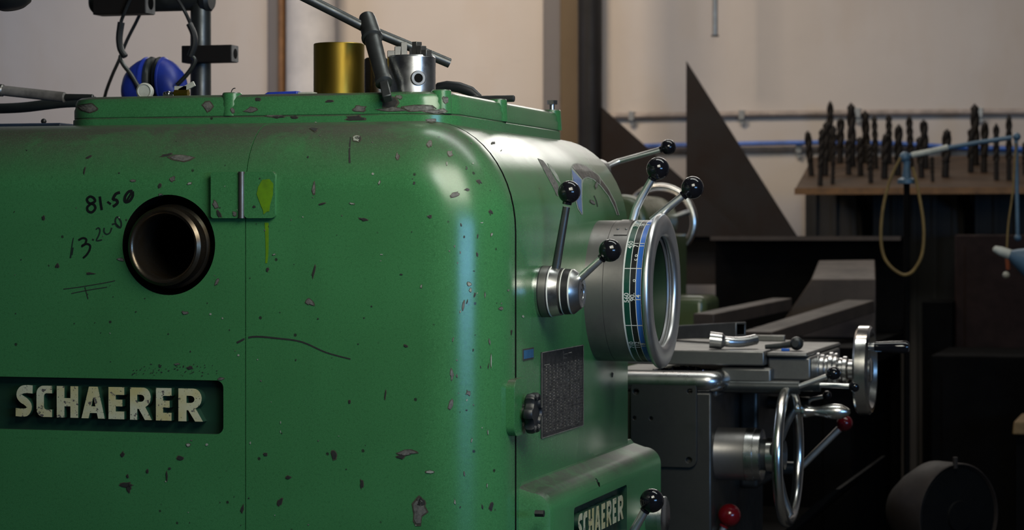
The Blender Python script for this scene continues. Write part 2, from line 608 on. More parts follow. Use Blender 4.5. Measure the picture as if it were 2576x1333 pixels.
# ------------------------------------------------------------------ marks that lie on a surface (chips, ink, scratches)
class Marks:
    """thin patches laid on the given objects, merged into their meshes as extra material slots"""

    def __init__(self, objs):
        self.t = []
        for o in objs:
            bm = bmesh.new()
            bm.from_mesh(o.data)
            bm.transform(Matrix.Translation(org(o)))
            self.t.append((o, BVHTree.FromBMesh(bm), bm, []))

    def hit(self, px, py):
        o = Vector((0, 0, CZ))
        d = ray(px, py).normalized()
        best = None
        for k, (ob, bv, bm, l) in enumerate(self.t):
            h = bv.ray_cast(o, d)
            if h[0] is not None and (best is None or h[3] < best[3]):
                best = (h[0], h[1], k, h[3])
        return best

    def patch(self, tris, pts, mat, off=0.00035):
        hs = [self.hit(x, y) for x, y in pts]
        for t in tris:
            hh = [hs[i] for i in t]
            if any(h is None for h in hh) or len({h[2] for h in hh}) > 1:
                continue
            if max(h[3] for h in hh) - min(h[3] for h in hh) > 0.12:
                continue
            k = hh[0][2]
            self.t[k][3].append(([h[0] + h[1] * off for h in hh], mat))

    def poly(self, P, mat, sub=1, off=0.00035):
        bm = bmesh.new()
        vs = [bm.verts.new((x, y, 0)) for x, y in P]
        tri = tessellate_polygon([[Vector((x, y, 0)) for x, y in P]])
        for t in tri:
            try:
                bm.faces.new([vs[i] for i in t])
            except ValueError:
                pass
        for _ in range(sub):
            bmesh.ops.subdivide_edges(bm, edges=bm.edges[:], cuts=1, use_grid_fill=True)
            bmesh.ops.triangulate(bm, faces=bm.faces[:])
        bm.verts.index_update()
        pts = [(v.co.x, v.co.y) for v in bm.verts]
        self.patch([[v.index for v in f.verts] for f in bm.faces], pts, mat, off)
        bm.free()

    def chip(self, px, py, w_, h_, mat, rot=0.0, n=0, off=0.0006):
        big = max(w_, h_) > 8
        n = n or random.randint(7, 12)
        c, s = math.cos(rot), math.sin(rot)
        rr = [(2 * PI * (i + random.uniform(-0.3, 0.3)) / n, random.uniform(0.5, 1.15)) for i in range(n)]
        for k, m_, o_ in (((1.22, 'chipedge', off * 0.7), (1.0, mat, off * 1.5)) if big else ((1.0, mat, off),)):
            P = []
            for a, r in rr:
                x, y = (w_ / 2 * r * k + (k - 1) * 2) * math.cos(a), (h_ / 2 * r * k + (k - 1) * 2) * math.sin(a)
                P.append((px + x * c - y * s, py + x * s + y * c))
            self.poly(P, m_, 0 if max(w_, h_) < 22 else 2, o_)

    def stroke(self, P, wd, mat, sm=4, off=0.0004):
        Q = catmull([Vector((x, y, 0)) for x, y in P], sm) if sm else [Vector((x, y, 0)) for x, y in P]
        pts, tris = [], []
        for i, q in enumerate(Q):
            d = (Q[min(i + 1, len(Q) - 1)] - Q[max(i - 1, 0)])
            d = Vector((d.x, d.y, 0)).normalized() if d.length > 1e-6 else Vector((1, 0, 0))
            nrm = Vector((-d.y, d.x, 0))
            k = wd if not isinstance(wd, (list, tuple)) else wd[0] + (wd[1] - wd[0]) * i / (len(Q) - 1)
            pts += [tuple((q + nrm * k / 2)[:2]), tuple((q - nrm * k / 2)[:2])]
            if i:
                a = 2 * i - 2
                tris += [[a, a + 1, a + 3], [a, a + 3, a + 2]]
        self.patch(tris, pts, mat, off)

    def done(self):
        for o, bv, src, L in self.t:
            src.free()
            if not L:
                continue
            bm = bmesh.new()
            bm.from_mesh(o.data)
            names = [m.name for m in o.data.materials]
            inv = org(o)
            for P, mat in L:
                mm = M[mat]
                if mm.name not in names:
                    o.data.materials.append(mm)
                    names.append(mm.name)
                vs = [bm.verts.new(p - inv) for p in P]
                f = bm.faces.new(vs)
                f.material_index = names.index(mm.name)
            bm.to_mesh(o.data)
            bm.free()


# ------------------------------------------------------------------ letters
def stroke_poly(P, t, sm=5):
    Q = catmull([Vector((x, y, 0)) for x, y in P], sm)
    a, b = [], []
    for i, q in enumerate(Q):
        d = (Q[min(i + 1, len(Q) - 1)] - Q[max(i - 1, 0)]).normalized()
        n = Vector((-d.y, d.x, 0)) * t / 2
        a.append(((q + n).x, (q + n).y))
        b.append(((q - n).x, (q - n).y))
    return a + b[::-1]


def arc(cx, cy, rx, ry, a0, a1, n=8):
    return [(cx + rx * math.cos(math.radians(a0 + (a1 - a0) * i / n)), cy + ry * math.sin(math.radians(a0 + (a1 - a0) * i / n))) for i in range(n + 1)]


def glyph(ch):
    """bold block capitals in a 1 x 1 box"""
    if ch == 'S':
        return [stroke_poly([(0.97, 0.87), (0.62, 0.88), (0.34, 0.84), (0.20, 0.70), (0.34, 0.57), (0.62, 0.46), (0.80, 0.31),
                             (0.66, 0.15), (0.40, 0.12), (0.03, 0.13)], 0.26)]
    if ch == 'C':
        return [[(1, 1), (0.45, 1)] + arc(0.45, 0.75, 0.45, 0.25, 90, 180, 6) + arc(0.45, 0.25, 0.45, 0.25, 180, 270, 6) +
                [(1, 0), (1, 0.24), (0.62, 0.24)] + arc(0.62, 0.34, 0.14, 0.10, 270, 180, 3) +
                arc(0.62, 0.66, 0.14, 0.10, 180, 90, 3) + [(1, 0.76)]]
    if ch == 'H':
        return [[(0, 0), (0.36, 0), (0.36, 0.36), (0.64, 0.36), (0.64, 0), (1, 0), (1, 1), (0.64, 1), (0.64, 0.62), (0.36, 0.62),
                 (0.36, 1), (0, 1)]]
    if ch == 'A':
        return [[(0, 0), (0.30, 0), (0.36, 0.17), (0.66, 0.17), (0.71, 0), (1, 0), (0.70, 1), (0.32, 1)],
                [(0.42, 0.38), (0.60, 0.38), (0.51, 0.68)]]
    if ch == 'E':
        return [[(0, 0), (1, 0), (1, 0.24), (0.46, 0.24), (0.46, 0.40), (0.88, 0.40), (0.88, 0.61), (0.46, 0.61), (0.46, 0.76),
                 (1, 0.76), (1, 1), (0, 1)]]
    if ch == 'R':
        return [[(0, 0), (0.33, 0), (0.33, 0.34), (0.40, 0.34), (0.68, 0), (1, 0), (0.70, 0.40)] +
                arc(0.62, 0.70, 0.33, 0.30, -60, 90, 9) + [(0, 1)],
                arc(0.50, 0.67, 0.16, 0.11, -90, 90, 6) + [(0.33, 0.78), (0.33, 0.56)]]


def font_mesh(txt, size):
    """flat letter outlines of a short text, returned as verts, faces (2D, centred)"""
    c = bpy.data.curves.new('t', 'FONT')
    c.body = txt
    c.size = size
    c.align_x = 'CENTER'
    c.align_y = 'CENTER'
    c.offset = size * 0.012
    o = bpy.data.objects.new('t', c)
    COL.objects.link(o)
    bpy.context.view_layer.update()
    dg = bpy.context.evaluated_depsgraph_get()
    me = bpy.data.meshes.new_from_object(o.evaluated_get(dg), depsgraph=dg)
    V = [(v.co.x, v.co.y) for v in me.vertices]
    P = [list(p.vertices) for p in me.polygons]
    bpy.data.objects.remove(o)
    bpy.data.curves.remove(c)
    bpy.data.meshes.remove(me)
    return V, P


# ================================================================== the room
YW = 7.0
b = MB(); b.box(-6, 4.5, -3.2, YW + 0.15, -0.15, 0.0); struct(b.build('floor', 'concrete'))
b = MB(); b.box(-6, 4.5, -3.2, YW + 0.15, 4.4, 4.55); struct(b.build('ceiling', 'ceiling'))
b = MB(); b.box(-6, 4.5, YW, YW + 0.15, 0.0, 4.4); struct(b.build('wall_back', 'wall'))
b = MB(); b.box(-6.15, -6, -3.2, YW + 0.15, 0.0, 4.4); struct(b.build('wall_left', 'wallside'))
b = MB(); b.box(4.5, 4.65, -3.2, YW + 0.15, 0.0, 4.4); struct(b.build('wall_right', 'wallside'))
b = MB(); b.box(-6, 4.5, -3.35, -3.2, 0.0, 4.4); struct(b.build('wall_front', 'wallside'))


def wx(px, y=YW):
    return pY(px, 300, y).x


# brown stained pilaster beside the dark post
b = MB(); b.box(wx(1408, 6.93), wx(1500, 6.93), 6.93, YW, 0, 4.4)
struct(b.build('trim_pilaster', 'pilaster', bevel=0.006))
b = MB(); b.box(wx(1366, 6.96), wx(1408, 6.93), 6.955, YW, 0, 4.4)
struct(b.build('trim_grey_strip', 'pilastergrey', bevel=0.006))
# grey strip left of the brown pipe
b = MB(); b.box(wx(672, 6.96), wx(702, 6.96), 6.955, YW, 0, 4.4)
struct(b.build('trim_narrow_strip', 'pilastergrey', bevel=0.008))

# vertical pipes on the wall
yp = 6.93
b = MB(); p = pY(709, 300, yp); b.cyl((p.x, yp, 0), (p.x, yp, 4.39), sz(9, 709, yp), n=16)
o = tag(b.build('wall_pipe', 'copper'), 'thin brown vertical pipe on the wall beside the white pipe', 'pipe'); rebase(o, (p.x, yp, 0))
yp = 6.88
b = MB(); p = pY(782, 300, yp); r = sz(62, 782, yp); b.cyl((p.x, yp, 0), (p.x, yp, 4.39), r, n=40)
o = tag(b.build('drain_pipe', 'whitepipe'), 'wide off-white vertical pipe on the wall behind the brass cylinder', 'pipe'); rebase(o, (p.x, yp, 0))

# dark steel post with triangular brace
yp = 6.6
post = thing('steel_post', 'dark brown round steel post in front of the wall with a triangular brace', 'post', (pY(1484, 300, yp).x, yp, 0))
b = MB(); b.cyl((post.location.x, yp, 0.012), (post.location.x, yp, 4.39), sz(31, 1484, yp), n=32)
b.build('column', 'post', post)
b = MB(); b.box(post.location.x - 0.12, post.location.x + 0.12, yp - 0.12, yp + 0.12, 0, 0.012)
b.build('base_plate', 'post', post)
A, B2, C2 = pY(1512, 268, yp), pY(1880, 595, yp), pY(1512, 595, yp)
b = MB(); b.prism([[(A.x, A.z), (C2.x, C2.z), (B2.x, B2.z)]], (0, yp - 0.006, 0), (1, 0, 0), (0, 0, 1), (0, 0.012, 0))
b.build('brace', 'rusty', post)
yp = 6.45
A, B2, C2, D2 = pY(1689, 142, yp), pY(1975, 595, yp), pY(1975, 720, yp), pY(1689, 720, yp)
b = MB(); b.prism([[(A.x, A.z), (D2.x, D2.z), (C2.x, C2.z), (B2.x, B2.z)]], (0, yp + 0.20, 0), (1, 0, 0), (0, 0, 1), (0, 0.012, 0))
o = tag(b.build('steel_plate', ['rusty']), 'tall pointed triangular offcut of dark rusty steel plate standing against the wall', 'steel plate')
rebase(o, ((A.x + B2.x) / 2, yp + 0.2, D2.z))

# conduits and hose on the wall
def wall_run(name, pts, r, mat, label, cat, clips=()):
    y = YW - r - 0.0005
    t = thing(name, label, cat, tuple(pY(pts[0][0], pts[0][1], y)))
    b = MB(); b.tube([pY(x, yy, y) for x, yy in pts], r, 10, smooth=3)
    b.build('pipe_run', mat, t)
    for cx, cy in clips:
        c = pY(cx, cy, y)
        b = MB(); b.box(c.x - 0.008, c.x + 0.008, y - r - 0.003, YW, c.z - r - 0.004, c.z + r + 0.004)
        b.cyl((c.x, y - 0.004, c.z - r - 0.012), (c.x, YW, c.z - r - 0.012), 0.008, n=12)
        b.build('pipe_clip', 'clip', t)
    return t


wall_run('conduit', [(1480, 293), (1700, 290), (2150, 284), (2700, 281)], sz(8, 2000, YW), 'conduit',
         'upper painted conduit running along the back wall above the blue hose', 'conduit',
         ((1590, 292), (1867, 289), (2158, 284), (2465, 283)))
wall_run('conduit', [(1560, 381), (1800, 377), (2150, 373), (2700, 372)], sz(7, 2000, YW), 'conduit',
         'lower painted conduit along the back wall just under the blue hose', 'conduit', ((2010, 374),))
b = MB(); y = YW - 0.03
b.tube([pY(x, yy, y) for x, yy in ((1600, 368), (1800, 363), (2050, 359), (2250, 361), (2400, 370), (2576, 375), (2700, 378))], sz(6.2, 2000, y), 10, smooth=4)
o = tag(b.build('air_hose', 'bluehose'), 'thin blue hose strung along the back wall behind the drill bits', 'hose'); rebase(o, pY(1600, 368, y))

# hanging rod
t = thing('hanging_rod', 'thin grey rod hanging down in front of the wall at the top', 'rod', tuple(pY(1799, 94, 6.8)))
p = pY(1799, 92, 6.8)
b = MB(); b.cyl(p, (p.x, p.y, 4.39), sz(6.5, 1799, 6.8), n=14); b.build('rod', 'steel', t)
b = MB(); b.cyl((p.x, p.y, p.z), (p.x, p.y, p.z + 0.004), sz(10, 1799, 6.8), n=14)
b.build('end_collar', 'darksteel', t)

# ================================================================== drill board and drills
Y0, Y1 = 6.58, 6.90
PA, PB = pY(2000, 474, Y0), pY(2034, 395, Y1)
xr = 0.15
board = thing('drill_board', 'sloping wooden board holding rows of rusty drill bits against the wall', 'drill rack', tuple(PA))
TH_B = 0.017
b = MB()
b.hexa([(PA.x, Y0, PA.z), (xr, Y0, PA.z), (xr, Y1, PB.z), (PA.x, Y1, PB.z)],
       [(PA.x, Y0, PA.z - TH_B), (xr, Y0, PA.z - TH_B), (xr, Y1, PB.z - TH_B), (PA.x, Y1, PB.z - TH_B)])
b.build('board', 'wood', board, bevel=0.002)
b = MB(); b.box(PA.x - 0.001, xr, Y0 - 0.004, Y0 - 0.0002, PA.z - TH_B, PA.z + 0.001)
b.build('front_strip', 'woodedge', board)
for px in (2155, 2420):
    x = pY(px, 520, 6.7).x
    b = MB()
    b.prism([[(6.70, PA.z - TH_B + 0.02), (6.95, PB.z - TH_B - 0.02), (6.95, PA.z - 0.13), (6.925, PA.z - 0.13), (6.90, PA.z - 0.06)]],
            (x - 0.014, 0, 0), (0, 1, 0), (0, 0, 1), (0.028, 0, 0))
    b.build('bracket', 'blackiron', board)


def drill_mesh(name, h, r, turns):
    """twist drill: two-lobed fluted body on a plain shank"""
    b = MB()
    rings = []
    n = 16
    zs = [h * k / 36 for k in range(37)]
    for z in zs:
        k = z / h
        tw = turns * 2 * PI * k
        tip = 1.0 if k < 0.90 else max(0.12, (1 - k) / 0.10)
        ring = []
        for i in range(n):
            a = 2 * PI * i / n
            lobe = 0.62 + 0.38 * abs(math.cos(a)) ** 0.7
            rr = r * lobe * tip
            ring.append(b.v((rr * math.cos(a + tw), rr * math.sin(a + tw), z)))
        rings.append(ring)
    for i in range(len(rings) - 1):
        b.ring_bridge(rings[i], rings[i + 1])
    b.face(rings[0][::-1])
    b.face(rings[-1])
    return b


DR = [  # x_top, y_top, x_base, y_base, width in the enlarged crop
    (335, 530, 375, 1000, 66), (570, 220, 572, 850, 60), (530, 430, 520, 1000, 66), (485, 500, 465, 1100, 58),
    (612, 470, 595, 1085, 46), (680, 390, 670, 870, 72), (785, 240, 800, 905, 80), (760, 610, 760, 990, 64),
    (930, 320, 950, 870, 74), (875, 590, 885, 1000, 66), (1025, 370, 1045, 930, 54), (980, 660, 990, 1075, 56),
    (1175, 360, 1185, 880, 58), (1150, 550, 1130, 1030, 76), (1280, 460, 1270, 1000, 76), (1385, 370, 1410, 920, 62),
    (1490, 590, 1515, 1025, 66), (1535, 410, 1560, 930, 74), (1622, 790, 1630, 1065, 40), (1780, 510, 1760, 1020, 84),
    (2065, 250, 2075, 900, 82), (2030, 500, 2025, 975, 66), (2172, 430, 2160, 975, 74), (2288, 450, 2290, 1055, 58),
    (2420, 360, 2420, 1055, 58), (2590, 640, 2590, 1000, 60)]
DL = ['leaning stubby rusty drill bit at the left end of the board', 'tallest rusty drill bit with pale tip near the left end',
      'reddish rusty drill bit in front of the tallest one at left', 'rusty drill bit at the front edge left of the reddish one',
      'thin shank rusty drill bit at the front edge, second from left there', 'thick rusty drill bit just right of the left cluster, at the back',
      'tall thick rusty drill bit crossing the upper conduit clip', 'short rusty drill bit in front of the tall thick one',
      'bulky rusty drill bit with notched tip right of the conduit clip', 'short rusty drill bit below the notched one',
      'slim tall rusty drill bit right of the notched one', 'short dark drill bit at front left of the board middle',
      'slim twisted rusty drill bit behind a wide short one', 'wide short rusty drill bit left of the pale joint',
      'pointed rusty drill bit directly behind the pale joint', 'slim wavy rusty drill bit just right of the pale joint',
      'short rusty drill bit left of the diamond-tipped one', 'rusty drill bit with diamond tip above the pale tube arm',
      'thinnest short pin-like drill bit at the front edge of the board', 'lone thick rusty drill bit in the open middle of the board',
      'very tall thick rusty drill bit at the right, crossing the conduit', 'short rusty drill bit against the very tall one at right',
      'stout medium rusty drill bit right of the very tall one', 'slim medium rusty drill bit, second from the pale upright tube',
      'slim tall rusty drill bit next to the pale upright tube', 'rusty drill bit cut by the right edge of the picture']
protos = {}
for (xt, yt, xb, yb, wd), lab in zip(DR, DL):
    px, py = 1950 + xb / 4.115, 200 + yb / 4.115
    k = min(1, max(0.03, (474 - py) / (474 - 395)))
    y = Y0 + (Y1 - Y0) * k
    base = pY(px, py, y)
    base.z = PA.z + (PB.z - PA.z) * k
    top = pY(1950 + xt / 4.115, 200 + yt / 4.115, y)
    h = (top - base).length
    r = sz(wd / 4.115 / 2, px, y) * 1.2
    key = 'fat' if wd > 63 else 'slim'
    if key not in protos:
        pb = drill_mesh('drill_bit', 1.0, 1.0, 1.3 if key == 'fat' else 2.2)
        fl = pb.build('flutes', 'drill', None, angle=50)
        sb = MB(); sb.cyl((0, 0, 0.0), (0, 0, 1.0), 0.78, 0.72, 14)
        sh = sb.build('shank', 'drill', None)
        protos[key] = (fl, sh)
        new = True
    else:
        new = False
    fl, sh = protos[key]
    t = thing('drill_bit', lab, 'drill bit', base, 'drill bits standing in the board')
    d = top - base
    q = Vector((0, 0, 1)).rotation_difference(d)
    t.rotation_mode = 'QUATERNION'
    t.rotation_quaternion = q
    sl = 0.34 * h
    for src, zz, hh in ((fl, sl * 0.9, h - sl * 0.9), (sh, 0.0, sl)):
        c = src if new else src.copy()
        if not new:
            COL.objects.link(c)
        c.parent = t
        c.location = (0, 0, zz)
        c.scale = (r, r, hh)
        c.rotation_euler = (0, 0, random.random() * 3)

# ================================================================== dark things behind the lathe
# grey sheet screen under the drill board
b = MB()
x0 = pY(2026, 540, 6.97).x
b.box(x0, 0.35, 6.97, 6.995, 0.0, PA.z + 0.01)
for k in range(26):
    x = x0 + 0.02 + k * 0.058
    if x < 0.33:
        b.box(x, x + 0.014, 6.958, 6.97, 0.0, PA.z + 0.01)
o = tag(b.build('sheet_screen', 'screen'), 'dark grey ribbed sheet metal screen standing under the drill board', 'panel'); rebase(o, (x0, 6.97, 0))
# maroon cabinet
a, c = pY(2402, 590, 6.5), pY(2760, 890, 6.5)
b = MB(); b.box(a.x, c.x, 6.5, 6.92, 0.0, a.z)
cab = tag(b.build('cabinet', 'maroon', bevel=0.004), 'dark maroon cabinet at the right under the drill board', 'cabinet'); rebase(cab, (a.x, 6.5, 0))
b = MB(); b.box(a.x + 0.03, c.x - 0.03, 6.488, 6.4999, 0.1, a.z - 0.03); b.build('door', 'maroon', cab)
# black box in front
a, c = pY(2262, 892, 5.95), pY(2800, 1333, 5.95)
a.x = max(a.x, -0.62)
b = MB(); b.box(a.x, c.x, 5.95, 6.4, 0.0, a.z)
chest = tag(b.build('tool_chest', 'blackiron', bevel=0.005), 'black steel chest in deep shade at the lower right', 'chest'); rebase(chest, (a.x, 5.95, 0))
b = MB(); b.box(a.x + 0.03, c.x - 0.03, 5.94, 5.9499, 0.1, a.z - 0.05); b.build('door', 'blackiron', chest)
# small dark box beside the maroon cabinet
a, c = pY(2322, 757, 6.45), pY(2398, 890, 6.45)
b = MB(); b.box(a.x, c.x, 6.42, 6.6, 0.0, a.z)
o = tag(b.build('dark_box', 'blackiron', bevel=0.004), 'small black box standing left of the maroon cabinet', 'box'); rebase(o, (a.x, 6.42, 0))
# dark bench that carries the steel stock
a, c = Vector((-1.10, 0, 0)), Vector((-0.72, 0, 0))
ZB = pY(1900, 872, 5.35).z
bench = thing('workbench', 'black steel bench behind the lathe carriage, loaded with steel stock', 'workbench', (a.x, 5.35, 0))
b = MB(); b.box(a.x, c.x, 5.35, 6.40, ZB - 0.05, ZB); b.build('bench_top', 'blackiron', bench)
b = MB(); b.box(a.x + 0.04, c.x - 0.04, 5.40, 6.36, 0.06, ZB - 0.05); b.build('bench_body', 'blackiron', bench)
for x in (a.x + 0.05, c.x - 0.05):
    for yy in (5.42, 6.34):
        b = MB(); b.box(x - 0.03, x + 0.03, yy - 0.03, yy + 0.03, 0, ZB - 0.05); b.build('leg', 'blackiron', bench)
# I-beam lying on the bench
yb = 6.22
a, c = pY(1787, 594, yb), pY(2266, 607, yb)
ib = thing('steel_beam', 'long dark I-beam lying on the bench, its flange edge catching light', 'steel beam', (a.x, yb, ZB))
fl = 0.011
b = MB()
b.box(a.x, c.x, yb, yb + 0.15, a.z - fl, a.z)
b.box(a.x, c.x, yb + 0.069, yb + 0.081, ZB + fl, a.z - fl)
b.box(a.x, c.x, yb, yb + 0.15, ZB, ZB + fl)
b.build('beam_section', 'blackiron', ib, bevel=0.001)
b = MB(); b.box(a.x, c.x, yb - 0.0015, yb - 0.0001, a.z - fl, a.z); b.build('lit_flange_edge', 'flatbar', ib)  # paler strip puts the light caught by the flange edge into its colour
# wedge shaped steel block
yb = 5.85
q = [pY(x, y, yb) for x, y in ((2042, 702), (2203, 702), (2203, 812), (1972, 812))]
dz = pY(2060, 655, yb + 0.28)
e = pY(2201, 653, yb + 0.28)
b = MB()
zb = ZB
b.hexa([(q[3].x - 0.03, yb, zb), (q[2].x, yb, zb), (q[1].x, yb, q[1].z), (q[0].x, yb, q[0].z)],
       [(q[3].x, yb + 0.28, zb), (e.x, yb + 0.28, zb), (e.x, yb + 0.28, e.z), (dz.x, yb + 0.28, dz.z)])
o = tag(b.build('steel_block', 'flatbar', bevel=0.003), 'wedge-topped rusty steel block standing on the bench in front of the beam', 'steel block'); rebase(o, (q[0].x, yb, zb))
# two flat bars
def bar(p0, p1, y0, y1, wd, th, lab):
    a, c = pY(*p0, y0), pY(*p1, y1)
    b = MB(); b.beam(a, c, wd, th)
    b.beam(a + Vector((-wd * 0.25, 0, 0.001)) * 0, a, 0.001, 0.001) if False else None
    o = tag(b.build('flat_bar', 'flatbar', bevel=0.002), lab, 'steel bar', 'flat bars on the bench')
    rebase(o, a)


bar((1905, 851), (2165, 770), 5.30, 5.80, 0.075, 0.03, 'longer rusty flat bar slanting up to the right toward the steel block')
bar((1770, 806), (1968, 765), 5.30, 5.80, 0.05, 0.03, 'shorter rusty flat bar slanting behind the square tube, left of the longer one')

# tan board at right edge and round motor low right
a, c = pY(2546, 1060, 5.6), pY(2640, 1095, 5.6)
b = MB(); b.box(a.x, c.x, 5.60, 5.88, 0.0, a.z)
stool = thing('stool', 'tan topped stool cut by the right edge, low in the shade', 'stool', (a.x, 5.6, 0))
b.bm.free()
b = MB(); b.hexa([(a.x, 5.6, c.z), (c.x, 5.6, c.z), (c.x, 5.86, c.z), (a.x, 5.86, c.z)],
                 [(a.x + 0.004, 5.6, a.z), (c.x, 5.6, a.z), (c.x, 5.86, a.z), (a.x + 0.004, 5.86, a.z)])
b.build('seat', 'card', stool, bevel=0.003)
for x in (a.x + 0.02, c.x - 0.02):
    for yy in (5.63, 5.83):
        b = MB(); b.box(x - 0.012, x + 0.012, yy - 0.012, yy + 0.012, 0, c.z); b.build('leg', 'blackiron', stool)

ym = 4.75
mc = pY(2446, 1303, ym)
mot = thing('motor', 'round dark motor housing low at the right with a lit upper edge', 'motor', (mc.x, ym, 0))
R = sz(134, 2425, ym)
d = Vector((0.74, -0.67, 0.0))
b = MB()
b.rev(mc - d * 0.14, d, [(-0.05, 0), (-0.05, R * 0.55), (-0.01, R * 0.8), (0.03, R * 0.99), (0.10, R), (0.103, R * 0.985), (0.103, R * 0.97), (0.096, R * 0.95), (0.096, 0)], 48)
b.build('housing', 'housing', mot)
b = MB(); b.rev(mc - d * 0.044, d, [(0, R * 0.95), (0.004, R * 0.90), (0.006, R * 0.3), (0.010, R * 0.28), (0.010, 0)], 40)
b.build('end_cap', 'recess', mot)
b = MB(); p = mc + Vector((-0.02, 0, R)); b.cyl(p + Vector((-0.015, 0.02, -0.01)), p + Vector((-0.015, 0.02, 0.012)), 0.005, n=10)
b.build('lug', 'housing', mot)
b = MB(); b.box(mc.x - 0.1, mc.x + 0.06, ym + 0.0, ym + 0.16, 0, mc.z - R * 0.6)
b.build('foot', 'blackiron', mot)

# pale tube arm on a dark stand with a yellow cord
ys = 5.88
st = thing('tube_stand', 'pale blue tube arm on a slim dark upright in front of the drill board', 'stand', (pY(2281, 500, ys).x, ys, 0))
sx = st.location.x
p = pY(2281, 462, ys)
b = MB(); b.cyl((sx, ys, 0.02), (sx, ys, p.z), sz(8, 2281, ys), n=14); b.build('upright', 'blackiron', st)
b = MB(); b.cyl((sx, ys, 0), (sx, ys, 0.02), 0.036, n=28); b.build('base', 'blackiron', st)
b = MB()
def zz(y): return pY(2276, y, ys).z
b.rev((sx, ys, zz(462)), (0, 0, 1), [(0, 0), (0, sz(24, 2276, ys)), (zz(452) - zz(462), sz(24, 2276, ys)), (zz(446) - zz(462), sz(12, 2276, ys)),
                                   (zz(415) - zz(462), sz(8, 2276, ys)), (zz(405) - zz(462), sz(10, 2276, ys)), (zz(405) - zz(462), 0)], 20)
b.sphere(pY(2276, 396, ys), sz(14, 2276, ys), 20)
b.build('swivel_joint', 'bluetube', st)
b = MB()
b.tube([pY(x, y, ys - 0.0) for x, y in ((2288, 391), (2400, 369), (2470, 357), (2545, 346))], sz(6, 2400, ys), 10)
b.sphere(pY(2558, 344, ys), sz(10, 2558, ys), 16)
b.tube([pY(x, y, ys) for x, y in ((2556, 350), (2558, 450), (2560, 598))], sz(5, 2558, ys), 10)
b.sphere(pY(2560, 598, ys), sz(9, 2560, ys), 14)
b.build('tube_arm', 'bluetube', st)
b = MB(); b.tube([pY(x, y, ys - 0.002) for x, y in ((2294, 390), (2340, 381), (2385, 370))], sz(7.5, 2340, ys), 10)
b.build('sleeve', 'palewhite', st, label='off-white sleeve on the tube arm')
b = MB()
b.tube([pY(x, y, ys - 0.03) for x, y in ((2266, 396), (2240, 450), (2222, 520), (2216, 590), (2222, 640), (2240, 670), (2266, 689), (2284, 690),
                                        (2300, 678), (2318, 645), (2324, 600), (2322, 550), (2312, 490), (2305, 455), (2296, 420))], sz(3.9, 2276, ys), 8, smooth=4)
o = tag(b.build('cord', 'cord'), 'yellow cord hanging in a long loop from the swivel joint of the pale tube arm', 'cord'); rebase(o, pY(2266, 396, ys - 0.03))
pc = thing('pull_cord', 'thin brown pull cord with a round end hanging near the right edge', 'cord', tuple(pY(2556, 360, ys - 0.01)))
b = MB(); b.tube([pY(x, y, ys - 0.01) for x, y in ((2556, 360), (2548, 480), (2537, 560), (2533, 625), (2534, 645))], sz(2.5, 2540, ys), 8, smooth=3)
b.build('string', 'cord', pc)
b = MB(); b.tube([pY(x, y, ys - 0.01) for x, y in ((2533, 643), (2536, 678))], sz(5, 2540, ys), 8)
b.build('grip', 'orange', pc, label='orange grip')
b = MB(); b.sphere(pY(2531, 692, ys - 0.01), sz(9, 2540, ys), 14)
b.build('end_ball', 'palewhite', pc)
yh = 5.7
hn = thing('funnel', 'blue tapered nozzle with a pale tip poking in from the right edge', 'nozzle', tuple(pY(2540, 640, yh)))
A, B2 = pY(2497, 624, yh), pY(2700, 700, yh)
b = MB(); dd = (B2 - A); L = dd.length
b.rev(A, dd, [(L * 0.22, sz(12, 2530, yh)), (L * 0.28, sz(20, 2540, yh)), (L * 0.5, sz(44, 2570, yh)), (L, sz(60, 2640, yh)), (L, 0)], 28)
b.build('cone', 'bluetube', hn)
b = MB(); b.rev(A, dd, [(0, 0), (0.004, sz(8, 2500, yh)), (L * 0.1, sz(12, 2500, yh)), (L * 0.22, sz(13, 2500, yh)), (L * 0.22, 0)], 20)
b.build('tip', 'palewhite', hn)
b = MB(); p = pY(2690, 700, yh); b.cyl((p.x, yh, 0), (p.x, yh, p.z - 0.0), 0.02, n=16); b.build('support_rod', 'blackiron', hn)

# ================================================================== THE LATHE
XF = -0.8638            # front face
XBK = -1.76             # back face
YE, YS, YH = 2.95, 3.060, 3.722
RR = 0.095
ZT = CZ + 0.149
ZL = 0.50
lathe = thing('lathe', 'big old green metal lathe with levers, dials and handwheels', 'lathe', (-1.3, 3.4, 0))


def casing_profile(nc=14):
    """outline in the X-Z plane with outward normals: front bottom, up, over the top, down the back"""
    P = [((XF, ZL), (1, 0))]
    rx, rz = 0.120, 0.148
    for k in (0.2, 0.4, 0.6, 0.8):
        P.append(((XF, ZL + (ZT - rz - ZL) * k), (1, 0)))
    for i in range(nc + 1):
        a = PI / 2 * i / nc
        n = Vector((math.cos(a) / rx, math.sin(a) / rz)).normalized()
        P.append(((XF - rx + rx * math.cos(a), ZT - rz + rz * math.sin(a)), (n.x, n.y)))
    for i in range(nc + 1):
        a = PI / 2 + PI / 2 * i / nc
        n = Vector((math.cos(a) / rx, math.sin(a) / rz)).normalized()
        P.append(((XBK + rx + rx * math.cos(a), ZT - rz + rz * math.sin(a)), (n.x, n.y)))
    P.append(((XBK, ZL), (-1, 0)))
    return P


def casing(rings):
    b = MB()
    prof = casing_profile()
    prev = None
    for y, ins in rings:
        cur = [b.v((x - nx * ins, y, z - nz * ins)) for (x, z), (nx, nz) in prof]
        if prev:
            b.ring_bridge(prev, cur)
        else:
            b.face(cur)
        prev = cur
    b.face(prev[::-1])
    return b


